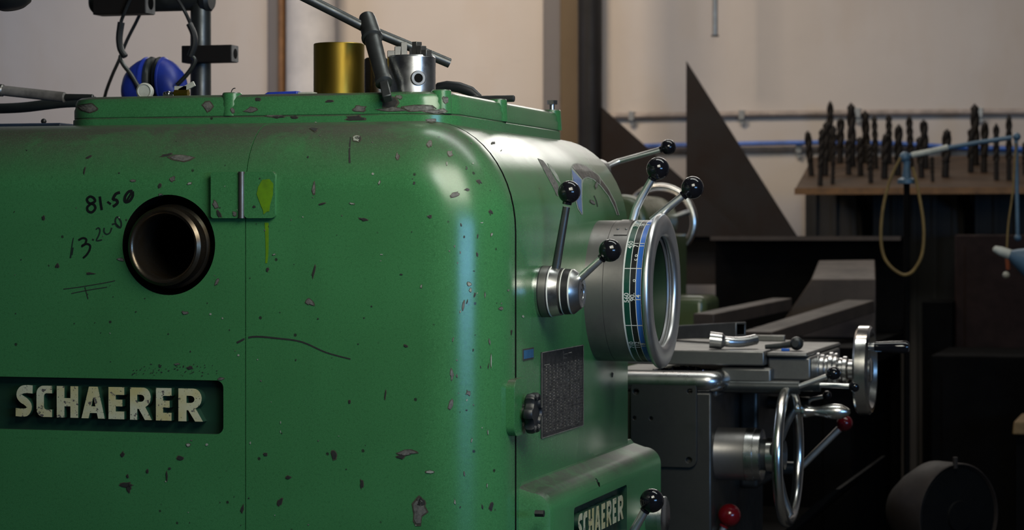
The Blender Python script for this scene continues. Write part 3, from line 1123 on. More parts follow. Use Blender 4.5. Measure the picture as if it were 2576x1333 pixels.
nr = 12
end_rings = [(YE + RR * (1 - math.cos(PI / 2 * i / nr)), RR * (1 - math.sin(PI / 2 * i / nr))) for i in range(nr + 1)]
end_rings += [(YS - 0.004, 0.0), (YS - 0.003, 0.0008), (YS - 0.0028, 0.014)]
XSEAM = pY(618, 700, YE).x
doors = []
HC = pY(424, 616, YE)
HR = 0.067
rec = (pY(-330, 1000, YE).x, pY(562, 1000, YE).x, pY(500, 1091, YE).z, pY(500, 956, YE).z)
for side in (0, 1):
    o = casing(end_rings).build('end_door', ['green', 'recess', 'green_dark'], lathe, angle=28)
    cut = MB()
    if side == 0:
        cut.box(XSEAM - 0.0009, 0, 2.5, 3.5, 0, 2)
    else:
        cut.box(-3, XSEAM + 0.0004, 2.5, 3.5, 0, 2)
    cuts = [cut]
    if side == 0:
        h = MB(); h.cyl((HC.x, YE - 0.05, HC.z), (HC.x, YE + 0.085, HC.z), HR, n=72); cuts.append(h)
        r_ = MB(); r_.prism([rrect(rec[0], rec[1], rec[2], rec[3], 0.010)], (0, YE - 0.05, 0), (1, 0, 0), (0, 0, 1), (0, 0.05 + 0.013, 0)); cuts.append(r_)
    boolean(o, cuts)
    for p in o.data.polygons:
        c = p.center + org(o)
        if side == 0 and c.y > YE + 0.0008:
            if (Vector((c.x, c.z)) - Vector((HC.x, HC.z))).length < HR + 0.001 and c.y < YE + 0.09:
                p.material_index = 1
            elif rec[0] - 0.001 < c.x < rec[1] + 0.001 and rec[2] - 0.001 < c.z < rec[3] + 0.001 and c.y < YE + 0.02:
                p.material_index = 2
    doors.append(o)

head = casing([(YS + 0.0024, 0.014), (YS + 0.0026, 0.0006), (YS + 0.0034, 0.0), (YS + 0.2, 0), (YS + 0.4, 0), (YH - 0.006, 0.0), (YH - 0.002, 0.002), (YH, 0.006)]).build('headstock', ['green'], lathe, angle=28)

# spindle tube
tc = pY(410, 620, YE - 0.012)
b = MB()
ro, ri = sz(99, 410, YE), sz(81, 410, YE)
b.rev((tc.x, YE - 0.012, tc.z), (0, 1, 0), [(0.30, ri * 0.9), (0.006, ri), (0.002, ri + 0.002), (0.0, ri + 0.005), (0.0, ro - 0.004), (0.004, ro), (0.024, ro), (0.026, ro + 0.004), (0.20, ro + 0.004)], 64)
b.build('spindle_tube', ['oilsteel'], lathe)

# hinge plate across the seam
hz0, hz1 = pY(612, 549, YE).z, pY(612, 432, YE).z
hx0, hx1, hxm = pY(535, 490, YE).x, pY(697, 490, YE).x, pY(612, 490, YE).x
b = MB()
b.prism([rrect(hx0, hxm - 0.0035, hz0, hz1, 0.004)], (0, YE - 0.007, 0), (1, 0, 0), (0, 0, 1), (0, 0.007, 0))
b.prism([rrect(hxm + 0.0035, hx1, hz0, hz1, 0.006)], (0, YE - 0.007, 0), (1, 0, 0), (0, 0, 1), (0, 0.007, 0))
hinge = b.build('hinge', ['green'], lathe, bevel=0.0012)
b = MB(); b.cyl((hxm, YE - 0.006, hz0), (hxm, YE - 0.006, hz1), 0.0042, n=16); b.build('hinge_pin', ['castgrey'], hinge)

# raised maker's letters in the recess
LX = [(138, 300), (330, 470), (512, 705), (735, 945), (978, 1120), (1172, 1368), (1405, 1545), (1607, 1828)]
b = MB()
for ch, (l, r) in zip('SCHAERER', LX):
    pl, pr = 0 + l / 3.578, 0 + r / 3.578
    xl, xr_ = pY(pl, 1010, YE).x, pY(pr, 1010, YE).x
    k = (pl + pr) / 2
    yt, yb_ = 969 + (k - 60) / 460 * 9, 1047 + (k - 60) / 460 * 14
    z1, z0 = pY(k, yt, YE).z, pY(k, yb_, YE).z
    loops = [[(xl + (xr_ - xl) * x, z0 + (z1 - z0) * y) for x, y in lp] for lp in glyph(ch)]
    b.prism(loops, (0, YE - 0.0005, 0), (1, 0, 0), (0, 0, 1), (0, 0.0135, 0), 0, 1)
let = b.build('lettering', ['cream', 'green_dark'], doors[0])

# top cover
def cover():
    XL, XR, Y0c, Y1c = pY(150, 295, 3.07).x, -0.958, 3.07, 3.70
    b = MB()
    def ring(ins, z, y_add=0):
        return [b.v((x, y, z)) for x, y in rrect(XL + ins, XR - ins, Y0c + ins, Y1c - ins, 0.055 - ins * 0.8, 8)]
    def lift(vs):
        # the cover rises very slightly toward the tailstock end
        return vs
    z0 = CZ + 0.1605
    prof = [(0.0, CZ + 0.135), (0.0, CZ + 0.1585), (0.0015, z0 - 0.0006), (0.0025, z0), (0.0015, z0 + 0.0008), (0.0015, z0 + 0.012), (0.003, z0 + 0.016), (0.003, z0 + 0.021), (0.0055, z0 + 0.0265), (0.0105, z0 + 0.0295), (0.016, z0 + 0.0302)]
    prev = None
    for ins, z in prof:
        cur = ring(ins, z)
        if prev:
            b.ring_bridge(prev, cur)
        else:
            b.face(cur[::-1])
        prev = cur
    b.face(prev)
    # lugs for the cover bolts
    for x, y in ((pY(577, 250, 3.075).x, 3.085), (XR - 0.022, 3.10), (XR - 0.012, 3.34), (XR - 0.014, 3.655)):
        b.rev((x, y, z0 + 0.0005), (0, 0, 1), [(0, 0), (0, 0.0155), (0.031, 0.0135), (0.0325, 0.012), (0.0325, 0)], 24)
    return b, XR, z0


b, XR, zc0 = cover()
tcv = b.build('top_cover', ['green_cover'], lathe, angle=30)
ZC = zc0 + 0.0302       # top of the cover
p = Vector((XR - 0.014, 3.655, zc0 + 0.0325))
b = MB()
b.cyl(p - Vector((0, 0, 0.004)), p + Vector((0, 0, 0.009)), 0.0042, n=12)
b.cyl(p + Vector((0, 0, 0.009)), p + Vector((0, 0, 0.0155)), 0.0085, n=6)
b.build('bolt', ['satin'], tcv)

# ---- speed dial drum on the front
YD = 3.535
zd = pY(1678, 732, YD).z
RD = 0.1065


def dX(px):             # X of a line on the drum whose left outline shows at column px
    return pY(px, 735, YD - RD).x


xb0, xb1, xb2, xb3, xb4 = dX(1565), dX(1569), dX(1584), dX(1599), dX(1613)
xrim = pY(1676, 732, YD).x
b = MB()
L0 = 0
prof = [(XF - 0.01, 0), (XF - 0.01, RD), (dX(1515) - 0.0004, RD), (dX(1515), RD - 0.0008), (dX(1515) + 0.0004, RD), (xb0 - 0.0006, RD), (xb0, RD - 0.001)]
b.rev((0, YD, zd), (1, 0, 0), prof, 96)
dial = b.build('speed_dial', ['drum'], lathe)
b = MB()
pr = [(xb0, RD - 0.001), (xb0, RD + 0.0004), (xb1, RD + 0.0004), (xb2 - 0.0005, RD + 0.0004), (xb2 + 0.0005, RD + 0.0004),
      (xb3 - 0.0005, RD + 0.0004), (xb3 + 0.0005, RD + 0.0004), (xb4 - 0.0006, RD + 0.0004), (xb4, RD + 0.0004), (xb4, RD - 0.004)]
b.rev((0, YD, zd), (1, 0, 0), pr, 96, mats=[1, 1, 0, 1, 2, 1, 3, 1, 2])
b.build('scale_band', ['bandgreen', 'scalewhite', 'bandblack', 'bandblue'], dial)
# numbers and division lines wrapped round the band
def wrap(V, P, xc, ang, off=0.0007, name='scale_number'):
    b = MB()
    vs = []
    for tx, ty in V:
        a = ang + tx / RD
        r_ = RD + off
        vs.append(b.v((xc - ty, YD - r_ * math.cos(a), zd + r_ * math.sin(a))))
    for f in P:
        b.face([vs[i] for i in f])
    b.build(name, ['scalewhite'], dial)


for yy, tx in ((605, ('450', '71', '11')), (746, ('560', '90', '14')), (874, ('710', '112', '18')), (504, ('355', '56', '9'))):
    sn = (732 - yy) / 194 if yy > 540 else 0.93
    a = math.asin(sn)
    for k, (t_, (u0, u1)) in enumerate(zip(tx, ((xb1, xb2), (xb2, xb3), (xb3, xb4)))):
        V, P = font_mesh(t_, 0.0097)
        wrap(V, P, (u0 + u1) / 2, a)
for yy in (668, 820):
    a = math.asin((732 - yy) / 194)
    w2, hh = (xb4 - xb1) / 2, 0.0006
    wrap([(-hh, -w2), (hh, -w2), (hh, w2), (-hh, w2)], [[0, 1, 2, 3]], (xb1 + xb4) / 2, a, 0.0007, 'division_line')
for yy, t_ in ((634, 'o'), (645, 'c'), (700, 'o'), (735, '-')):
    a = math.asin((732 - yy) / 194)
    V, P = font_mesh(t_, 0.008)
    wrap(V, P, (xb2 + xb3) / 2 + 0.0015, a)
# polished rim, open in the middle
b = MB()
RO, RI = sz(195, 1678, YD), sz(138, 1678, YD)
th = xrim - xb4
ra, rc = (RO - RI) / 2, (RO + RI) / 2
pr = []
for i in range(33):
    a = math.radians(120 - 285 * i / 32)
    pr.append((xb4 + th * 0.5 + th * 0.53 * math.copysign(abs(math.cos(a)) ** 0.85, math.cos(a)) , rc + ra * math.copysign(abs(math.sin(a)) ** 0.85, math.sin(a))))
pr = [(xb4 + 0.0002, RD - 0.006)] + [p_ for p_ in pr if p_[0] > xb4 + 0.0002] + [(xrim - 0.014, RI - 0.0002), (xrim - 0.016, RI - 0.002)]
b.rev((0, YD, zd), (1, 0, 0), pr, 96)
b.build('dial_rim', ['rim'], dial)
b = MB()
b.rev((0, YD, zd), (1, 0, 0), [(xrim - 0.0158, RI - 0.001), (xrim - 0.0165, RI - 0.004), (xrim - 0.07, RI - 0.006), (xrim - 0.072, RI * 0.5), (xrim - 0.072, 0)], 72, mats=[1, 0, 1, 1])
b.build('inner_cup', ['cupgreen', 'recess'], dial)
b = MB()
pt = [(-0.5, 0), (0.5, 0)]
for dx, dy in ((0.0, 0), ):
    a0, a1 = math.radians(70), math.radians(110)
xa, xc = dX(1527), xb0 - 0.002
R2 = RD + 0.0012
r1, r2 = [], []
for i in range(13):
    a = math.radians(52 + 5 * i)
    r1.append(b.v((xa, YD - R2 * math.cos(a), zd + R2 * math.sin(a))))
    r2.append(b.v((xc, YD - R2 * math.cos(a), zd + R2 * math.sin(a))))
b.ring_bridge(r1, r2, 0, False)
for ang in (60, 100):
    for x in (xa + 0.004, xc - 0.004):
        a = math.radians(ang)
        q = Vector((x, YD - RD * math.cos(a), zd + RD * math.sin(a)))
        nrm = Vector((0, -math.cos(a), math.sin(a)))
        b.rev(q, nrm, [(0.001, 0.0022), (0.0025, 0.0018), (0.003, 0)], 10)
b.build('index_plate', ['drum'], dial)


def lever(name, pts, r, knob, kr, smat, kmat, parent=lathe, sm=0, label=None, collar=None):
    b = MB()
    b.tube(pts, r, 14, smooth=sm)
    o = b.build(name, [smat], parent, label=label)
    b = MB()
    k = Vector(knob)
    d = (k - Vector(pts[-1])).normalized()
    b.sphere(k, kr, 32, axis=tuple(d))
    b.cyl(k - d * kr * 1.12, k - d * kr * 0.9, kr * 0.42, n=16)
    b.build('ball_knob', [kmat], o)
    return o


KR = sz(28.5, 1440, 3.19)
# two levers on the dial drum
k1 = pY(1655, 424, YD); k2 = pY(1742, 472, YD + 0.03)
lever('lever', [pY(1592, 556, YD), pY(1600, 525, YD), pY(1613, 498, YD), pY(1645, 443, YD)], [sz(11, 1600, YD), sz(9.5, 1640, YD)], k1, sz(29, 1655, YD), 'lever', 'black')
lever('lever', [pY(1640, 556, YD + 0.03), pY(1723, 488, YD + 0.03)], [sz(11, 1640, YD), sz(9.5, 1700, YD)], k2, sz(29, 1742, YD), 'lever', 'black')
# far lever rising from behind the headstock
yl = 3.86
lever('lever', [pY(1500, 430, yl - 0.1), pY(1555, 406, yl), pY(1662, 376, yl)], sz(7.5, 1600, yl), pY(1681, 370, yl), sz(19.5, 1680, yl), 'lever', 'black')
b = MB(); p = pY(1500, 430, yl - 0.1); b.cyl((p.x, YH - 0.005, p.z - 0.0), (p.x, p.y + 0.02, p.z), 0.02, n=20); b.build('lever_boss', ['castgrey'], lathe)

# lever hub with two levers left of the dial
hb = pX(1360, 733, XF)
YHB, zh = hb.y, hb.z
he = pY(1465, 731, YHB).x


def hX(px, R_):
    return pY(px, 733, YHB - R_ * 0.96).x


RB = 0.0355


def hs(px, r_):         # X at which a ring of radius r_ shows its left outline at column px
    return pY(px, 733, YHB - r_ * 0.98).x


b = MB()
S_ = [(XF - 0.004, 0.0, 2), (XF - 0.004, RB, 2), (hs(1349, RB), RB, 1), (hs(1352, RB), RB, 0), (hs(1370, RB), RB, 1), (hs(1373, RB), RB - 0.0004, 3), (hs(1376, RB), RB - 0.001, 2), (hs(1398, RB), RB - 0.003, 0),
      (hs(1399, RB), RB - 0.0065, 0), (hs(1403, RB), RB - 0.0065, 0), (hs(1404, RB), RB - 0.004, 3), (hs(1407, RB), RB - 0.004, 1), (hs(1424, RB), RB - 0.0045, 3), (hs(1428, RB), RB - 0.0045, 2),
      (he - 0.0006, 0.0225, 2), (he, 0.0213, 2), (he, 0.011, 2), (he - 0.0012, 0.010, 2), (he - 0.0012, 0.004, 0), (he - 0.002, 0.003, 0), (he - 0.002, 0, 0)]
b.rev((0, YHB, zh), (1, 0, 0), [(x, r_) for x, r_, m_ in S_], 56, mats=[m_ for x, r_, m_ in S_])
hub = b.build('lever_hub', ['castgrey', 'blackplate', 'satin', 'scalewhite'], lathe)
yk = YHB - 0.005
lever('lever', [pY(1396, 690, yk), pY(1425, 520, yk)], [sz(11.5, 1400, yk), sz(9.5, 1430, yk)], pY(1432, 483, yk), KR, 'darksteel', 'black')
lever('lever', [pY(1452, 706, yk), pY(1518, 646, yk)], [sz(10.5, 1460, yk), sz(8.5, 1500, yk)], pY(1535, 630, yk), KR, 'lever', 'black')

# star knob on its latch plate
zk = pX(1340, 1028, XF).z
ykn = pX(1300, 1028, XF).y + 0.005
b = MB()
b.prism([rrect(3.022, ykn + 0.012, pX(1300, 1092, XF).z, pX(1300, 950, XF).z, 0.014, 8)], (XF - 0.02, 0, 0), (0, 1, 0), (0, 0, 1), (0.029, 0, 0))
latch = b.build('latch_plate', ['green'], lathe, bevel=0.006, segs=4)
xk0, xk1, xk2 = XF + 0.008, pY(1326, 1028, ykn).x, pY(1352, 1028, ykn).x
b = MB()
b.cyl((xk0, ykn, zk), (xk1, ykn, zk), 0.0125, n=24)
ol = []
for i in range(60):
    a = 2 * PI * i / 60
    r_ = 0.0255 + 0.0035 * max(-1, min(1, 2.2 * math.cos(6 * a)))
    ol.append((r_ * math.cos(a), r_ * math.sin(a)))
prev = None
for dx, s in ((0, 0.80), (0.003, 0.97), (0.006, 1.0), (xk2 - xk1 - 0.003, 1.0), (xk2 - xk1, 0.94), (xk2 - xk1, 0.80), (xk2 - xk1 - 0.003, 0.74)):
    cur = [b.v((xk1 + dx, ykn + y * s, zk + z * s)) for y, z in ol]
    if prev:
        b.ring_bridge(prev, cur)
    else:
        b.face(cur)
    prev = cur
b.face(prev[::-1])
b.build('star_knob', ['blackmatt'], lathe)

# table plate and small blue plate on the front
def front_plate(name, px0, px1, pyt0, pyb0, mats, lift=0.0015):
    a, c = pX(px0, pyt0, XF), pX(px0, pyb0, XF)
    y0, y1 = a.y, pX(px1, pyt0, XF).y
    return y0, y1, c.z, a.z


y0, y1, z0, z1 = front_plate('data_plate', 1360, 1466, 885, 1103, None)
z0, z1 = (z0 + pX(1466, 1070, XF).z) / 2, (z1 + pX(1466, 868, XF).z) / 2
b = MB()
b.box(XF - 0.001, XF + 0.0014, y0, y1, z0, z1)
W, H = y1 - y0, z1 - z0
x = XF + 0.0016


def line(ya, yb2, za, zb2, m=1):
    vs = [b.v((x, y0 + W * ya, z0 + H * za)), b.v((x, y0 + W * yb2, z0 + H * za)), b.v((x, y0 + W * yb2, z0 + H * zb2)), b.v((x, y0 + W * ya, z0 + H * zb2))]
    b.face(vs, m)


for a_ in ((0, 1, 0.0, 0.008), (0, 1, 0.992, 1.0), (0, 0.012, 0, 1), (0.988, 1, 0, 1)):
    line(*a_, 2)
for k in range(22):
    zz_ = 0.05 + k * 0.036
    line(0.03, 0.97, zz_, zz_ + 0.0022)
for k in range(11):
    line(0.07 + k * 0.085, 0.0725 + k * 0.085, 0.05, 0.806)
for k in range(22):
    for j in range(10):
        if random.random() < 0.8:
            wv = random.uniform(0.02, 0.045)
            line(0.09 + j * 0.085, 0.09 + j * 0.085 + wv, 0.062 + k * 0.036, 0.074 + k * 0.036)
line(0.5, 0.506, 0.86, 0.97)
line(0.5, 0.60, 0.925, 0.930)
line(0.5, 0.58, 0.880, 0.885)
line(0.62, 0.70, 0.93, 0.94)
line(0.06, 0.18, 0.84, 0.85)
for k in range(40):
    pass
b.build('data_plate', ['blackplate', 'dimwhite', 'dimwhite'], lathe)
a, c = pX(1314, 878, XF), pX(1341, 902, XF)
b = MB(); b.box(XF - 0.001, XF + 0.0012, a.y, c.y, c.z, a.z); 
b.box(XF - 0.001, XF + 0.0018, a.y + 0.004, c.y - 0.004, c.z + 0.002, a.z - 0.002, 1)
b.build('small_plate', ['castgrey', 'tinyblue'], lathe)

# ---- feed gearbox under the headstock
XG = XF + 0.046
zg = pX(1440, 1157, XF).z
zgl = ZL
gy0, gy1 = 3.075, 3.755
b = MB()
pr = [(XF - 0.4, zgl), (XG, zgl), (XG, zg - 0.040)] + [(XG - 0.026 + 0.026 * math.cos(a), zg - 0.040 + 0.026 * math.sin(a)) for a in (PI / 2 * i / 8 for i in range(1, 9))] + [(XF + 0.002, zg - 0.008), (XF - 0.003, zg - 0.002), (XF - 0.4, zg - 0.002)]
prev = None
for y, ins in ((gy0, 0.012), (gy0 + 0.0035, 0.0035), (gy0 + 0.012, 0), (gy1 - 0.004, 0), (gy1, 0.004)):
    cur = []
    for (x, z) in pr:
        cur.append(b.v((x - ins * (1 if x > XF else 0), y, z - ins * (1 if z > zg - 0.045 else 0))))
    if prev:
        b.ring_bridge(prev, cur)
    else:
        b.face(cur)
    prev = cur
b.face(prev[::-1])
gear = b.build('feed_gearbox', ['green_gear', 'recess', 'green_dark'], lathe, angle=28)
pa, pb_ = pX(1444, 1284, XG), pX(1577, 1213, XG)
gz1 = (pa.z + pb_.z) / 2
gz0 = gz1 - sz(122, 1577, pb_.y)
cut = MB(); cut.prism([rrect(pa.y, pb_.y, gz0, gz1, 0.006)], (XG - 0.010, 0, 0), (0, 1, 0), (0, 0, 1), (0.03, 0, 0))
cuts = [cut]
for q in ((1376, 1292), (1509, 1214)):
    c = pX(*q, XG)
    h = MB(); h.cyl((XG - 0.02, c.y, c.z), (XG + 0.02, c.y, c.z), 0.0062, n=20); cuts.append(h)
boolean(gear, cuts)
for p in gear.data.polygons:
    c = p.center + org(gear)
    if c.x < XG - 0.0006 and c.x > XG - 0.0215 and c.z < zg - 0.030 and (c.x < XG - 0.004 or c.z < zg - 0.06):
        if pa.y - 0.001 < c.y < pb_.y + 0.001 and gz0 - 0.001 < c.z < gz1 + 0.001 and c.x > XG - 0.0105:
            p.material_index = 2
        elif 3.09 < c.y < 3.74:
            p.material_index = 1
b = MB()
ya, yz = pX(1453, 1300, XG).y, pX(1568, 1250, XG).y
tot = 1828 - 138
zt, zb_ = pX(1563, 1245, XG).z, pX(1563, 1307, XG).z
for ch, (l, r) in zip('SCHAERER', LX):
    yl_, yr_ = ya + (yz - ya) * (l - 138) / tot, ya + (yz - ya) * (r - 138) / tot
    loops = [[(yl_ + (yr_ - yl_) * x, zb_ + (zt - zb_) * y) for x, y in lp] for lp in glyph(ch)]
    b.prism(loops, (XG + 0.0003, 0, 0), (0, 1, 0), (0, 0, 1), (-0.0105, 0, 0), 0, 1)
b.build('lettering', ['cream', 'green_dark'], gear)
for q in ((1376, 1292), (1509, 1214)):
    c = pX(*q, XG)
    b = MB(); b.cyl((XG - 0.016, c.y, c.z), (XG - 0.004, c.y, c.z), 0.0048, n=6); b.build('screw', ['darksteel'], gear)

# gearbox lever and silver knob dial
yq = 3.66
dz_ = pY(1668, 1300, yq)
b = MB()
xq0, xq1 = XG - 0.005, pY(1676, 1300, yq).x
Rq = sz(52, 1668, yq)
b.rev((xq0, yq, dz_.z), (1, 0, 0), [(0, 0), (0, Rq * 0.8), ((xq1 - xq0) * 0.75, Rq * 0.8), ((xq1 - xq0) * 0.76, Rq), (xq1 - xq0 - 0.002, Rq), (xq1 - xq0, Rq - 0.003), (xq1 - xq0, 0)], 48)
b.build('feed_dial', ['satin'], lathe)
yq2 = 3.45
lever('lever', [pX(1560, 1385, XG + 0.0), pY(1580, 1360, yq2), pY(1622, 1285, yq2)], sz(11, 1600, yq2), pY(1640, 1259, yq2), sz(30.5, 1640, yq2), 'lever', 'black')

# ---- pedestal and bed
b = MB(); b.box(XBK + 0.02, XF - 0.02, YE + 0.05, YH + 0.02, 0.0, ZL); b.build('pedestal', ['green_dark'], lathe, bevel=0.01)
b = MB()
zb = CZ - 0.36
b.box(-1.52, -1.12, YH - 0.05, 6.25, zb - 0.25, zb - 0.02)
for x0 in (-1.52, -1.20):
    b.prism([[(x0, zb - 0.02), (x0 + 0.08, zb - 0.02), (x0 + 0.08, zb), (x0 + 0.05, zb + 0.012), (x0 + 0.02, zb)]], (0, YH - 0.05, 0), (1, 0, 0), (0, 0, 1), (0, 6.30 - YH, 0))
b.build('bed', ['blackiron'], lathe)
b = MB(); b.box(-1.5, -1.15, 5.6, 6.2, 0.0, zb - 0.25); b.build('pedestal', ['green_dark'], lathe, bevel=0.01)
# chip tray with a turned-up lip along the front
b = MB()
zt_ = pY(2150, 1180, 5.0).z
sec = [(-1.1, zt_ - 0.12), (-0.80, zt_ - 0.12), (-0.70, zt_ - 0.03), (-0.66, zt_), (-0.652, zt_), (-0.692, zt_ - 0.04), (-0.79, zt_ - 0.128), (-1.1, zt_ - 0.128)]
b.prism([sec], (0, 4.6, 0), (1, 0, 0), (0, 0, 1), (0, 0.72, 0))
b.build('chip_tray', ['traymetal'], lathe)
b = MB()
for z, x in ((zb - 0.10, -1.07), (zb - 0.17, -1.07)):
    b.cyl((x, YH - 0.02, z), (x, 6.2, z), 0.014, n=16)
b.build('feed_rods', ['darksteel'], lathe)

# ---- carriage: apron, saddle, cross slide
YA = 4.10


def A(px, py, y=YA):
    return pY(px, py, y)


xa0, xa1 = A(1470, 1000).x, A(1790, 1000).x
za1, za0 = A(1700, 985).z, A(1700, 1420).z
b = MB()
b.box(xa0, xa1, YA, YA + 0.52, za0, za1)
apr = b.build('apron', ['apron'], lathe, bevel=0.004)
# bolted end plate with rounded corners and screw holes
p0, p1 = A(1587, 1172, YA - 0.01), A(1752, 960, YA - 0.01)
lp = [rrect(p0.x, p1.x, p0.z, p1.z, sz(20, 1700, YA))]
for hx_, hy_, hr in ((1600, 985, 8), (1735, 984, 7), (1733, 1157, 8), (1596, 1051, 5), (1638, 1052, 5)):
    c = A(hx_, hy_, YA - 0.01)
    rr_ = sz(hr, hx_, YA)
    lp.append([(c.x + rr_ * math.cos(-2 * PI * i / 16), c.z + rr_ * math.sin(-2 * PI * i / 16)) for i in range(16)])
b = MB(); b.prism(lp, (0, YA - 0.010, 0), (1, 0, 0), (0, 0, 1), (0, 0.0099, 0))
b.build('end_plate', ['apron'], apr, bevel=0.0012)
b = MB(); c = A(1640, 1200); b.rev((c.x, YA + 0.001, c.z - 0.002), (0, -1, 0), [(0, sz(20, 1640, YA)), (0.008, sz(18, 1640, YA)), (0.008, 0)], 24)
b.build('plug', ['apron'], apr)

b = MB(); b.box(xa1 - 0.002, pY(1908, 1000, YA + 0.27).x, YA + 0.27, YA + 0.50, pY(1900, 1230, YA + 0.27).z, za1 - 0.012)
b.build('apron_housing', ['apron'], apr, bevel=0.008, segs=3)
# saddle with rounded chip trough lip
zs1, zs0 = A(1690, 932).z, A(1690, 985).z
b = MB()
sx0, sx1 = A(1470, 950).x, A(1806, 950).x
xm = A(1940, 950, YA + 0.03).x
# trough lip: a fat roll along X that turns back along Y at its right end
rl = (zs1 - zs0) * 0.5
path = [(sx0, YA + rl * 0.4, zs1 - rl), (A(1600, 950).x, YA + rl * 0.4, zs1 - rl), (A(1750, 950).x, YA + rl * 0.4, zs1 - rl), (A(1785, 950).x, YA + rl * 0.6, zs1 - rl),
        (A(1800, 950).x, YA + rl * 1.6, zs1 - rl), (A(1806, 950).x, YA + rl * 4, zs1 - rl * 0.8)]
b.box(sx0, A(1800, 950).x, YA + 0.02, YA + 0.5, zs0 - 0.01, zs1 - 0.012)
b.box(A(1802, 950).x, xm, YA + 0.035, YA + 0.46, A(1850, 985).z, A(1850, 927).z)
sad = b.build('saddle', ['castgrey'], lathe, bevel=0.005, segs=3)
b = MB(); b.tube(path, rl, 18, smooth=5); b.build('trough_lip', ['satin'], sad)
# cross slide
zx1, zx0 = A(1800, 884).z, A(1800, 921).z
b = MB()
b.box(A(1560, 900).x, A(1915, 900).x, YA + 0.03, YA + 0.48, zx0, zx1)
csl = b.build('cross_slide', ['castgrey'], lathe, bevel=0.0025)
xe0, xe1 = A(1915, 890).x, A(2032, 890, YA + 0.05).x
b = MB()
b.box(xe0 + 0.0005, xe1, YA + 0.045, YA + 0.46, A(1960, 898, YA + .05).z, A(1960, 886, YA + .05).z)
b.box(xe0 + 0.0005, xe1 + 0.004, YA + 0.06, YA + 0.42, A(1960, 958, YA + .06).z, A(1960, 898, YA + .05).z)
b.build('slide_end', ['castgrey'], csl, bevel=0.006, segs=3)
# collars of the cross feed screw, along X
YX = YA + 0.16
zx = pY(2120, 930, YX).z


def XX(px):
    return pY(px, 930, YX).x


def hh(px, n_):
    return sz(n_, px, YX)


b = MB()
x_ = XX(2020)
pf = []
for a_, c_, rpx in ((2020, 2046, 38), (2047, 2064, 42), (2065, 2076, 38), (2078, 2086, 36), (2087, 2098, 44), (2100, 2109, 42), (2111, 2120, 30), (2121, 2133, 34), (2134, 2172, 26)):
    pf += [(XX(a_) - x_, hh(2080, rpx - 3)), (XX(a_) - x_ + 0.0012, hh(2080, rpx)), (XX(c_) - x_ - 0.0012, hh(2080, rpx)), (XX(c_) - x_, hh(2080, rpx - 3))]
b.rev((x_, YX, zx), (1, 0, 0), [(0, 0)] + pf + [(XX(2172) - x_, 0)], 48)
b.build('feed_collars', ['satin'], csl)


def handwheel(name, xc, yc, zc, R, rimw, mat, spokes, spoke_ang, hubr, hubx, flat=False):
    b = MB()
    if flat:
        b.rev((xc, yc, zc), (1, 0, 0), [(-rimw / 2, R - 0.016), (-rimw / 2, R - 0.004), (-rimw * 0.35, R), (rimw * 0.35, R), (rimw / 2, R - 0.004), (rimw / 2, R - 0.012), (rimw * 0.1, R - 0.018), (-rimw / 2, R - 0.016)], 80)
        b.rev((xc, yc, zc), (1, 0, 0), [(-rimw * 0.2, R - 0.014), (-rimw * 0.2, hubr), (rimw * 0.1, hubr), (rimw * 0.1, R - 0.014)], 60)
    else:
        b.tube([(xc, yc + (R - rimw / 2) * math.cos(2 * PI * i / 72), zc + (R - rimw / 2) * math.sin(2 * PI * i / 72)) for i in range(72)], rimw / 2, 14, closed=True)
    o = b.build(name, [mat], lathe)
    for k in range(spokes):
        b = MB()
        a = spoke_ang + 2 * PI * k / spokes
        e = Vector((xc, yc + (R - rimw * 0.8) * math.cos(a), zc + (R - rimw * 0.8) * math.sin(a)))
        s = Vector((xc + hubx, yc + hubr * 0.7 * math.cos(a), zc + hubr * 0.7 * math.sin(a)))
        b.tube([s, s + (e - s) * 0.6 + Vector((hubx * 0.15, 0, 0)), e], [rimw * 0.46, rimw * 0.34], 12, smooth=4)
        b.build('spoke', ['castgrey'], o)
    b = MB()
    h0 = xc + min(0, hubx)
    b.rev((h0, yc, zc), (1, 0, 0), [(-0.014, 0), (-0.014, hubr), (0.010, hubr), (0.013, hubr * 0.8), (0.013, 0)], 32)
    b.build('wheel_hub', [mat], o)
    return o


# cross feed handwheel
RW = sz(112, 2180, YX)
xw = XX(2176)
wh2 = handwheel('cross_feed_handwheel', xw, YX, zx, RW, 0.026, 'chrome', 0, 0, 0.022, 0.02, True)
hd = pY(2192, 871, YX)
g0, g1 = pY(2200, 872, YX), pY(2288, 873, YX)
b = MB(); b.cyl((xw, YX, g0.z), (g0.x, YX, g0.z), 0.008, n=16); b.build('handle_stem', ['satin'], wh2)
b = MB(); L = g1.x - g0.x
b.rev((g0.x, YX, g0.z), (1, 0, 0), [(0, 0), (0, hh(2200, 12)), (L * 0.5, hh(2200, 15)), (L * 0.9, hh(2200, 16)), (L * 0.97, hh(2200, 13)), (L, hh(2200, 8)), (L, 0)], 28)
b.build('handle', ['black'], wh2)

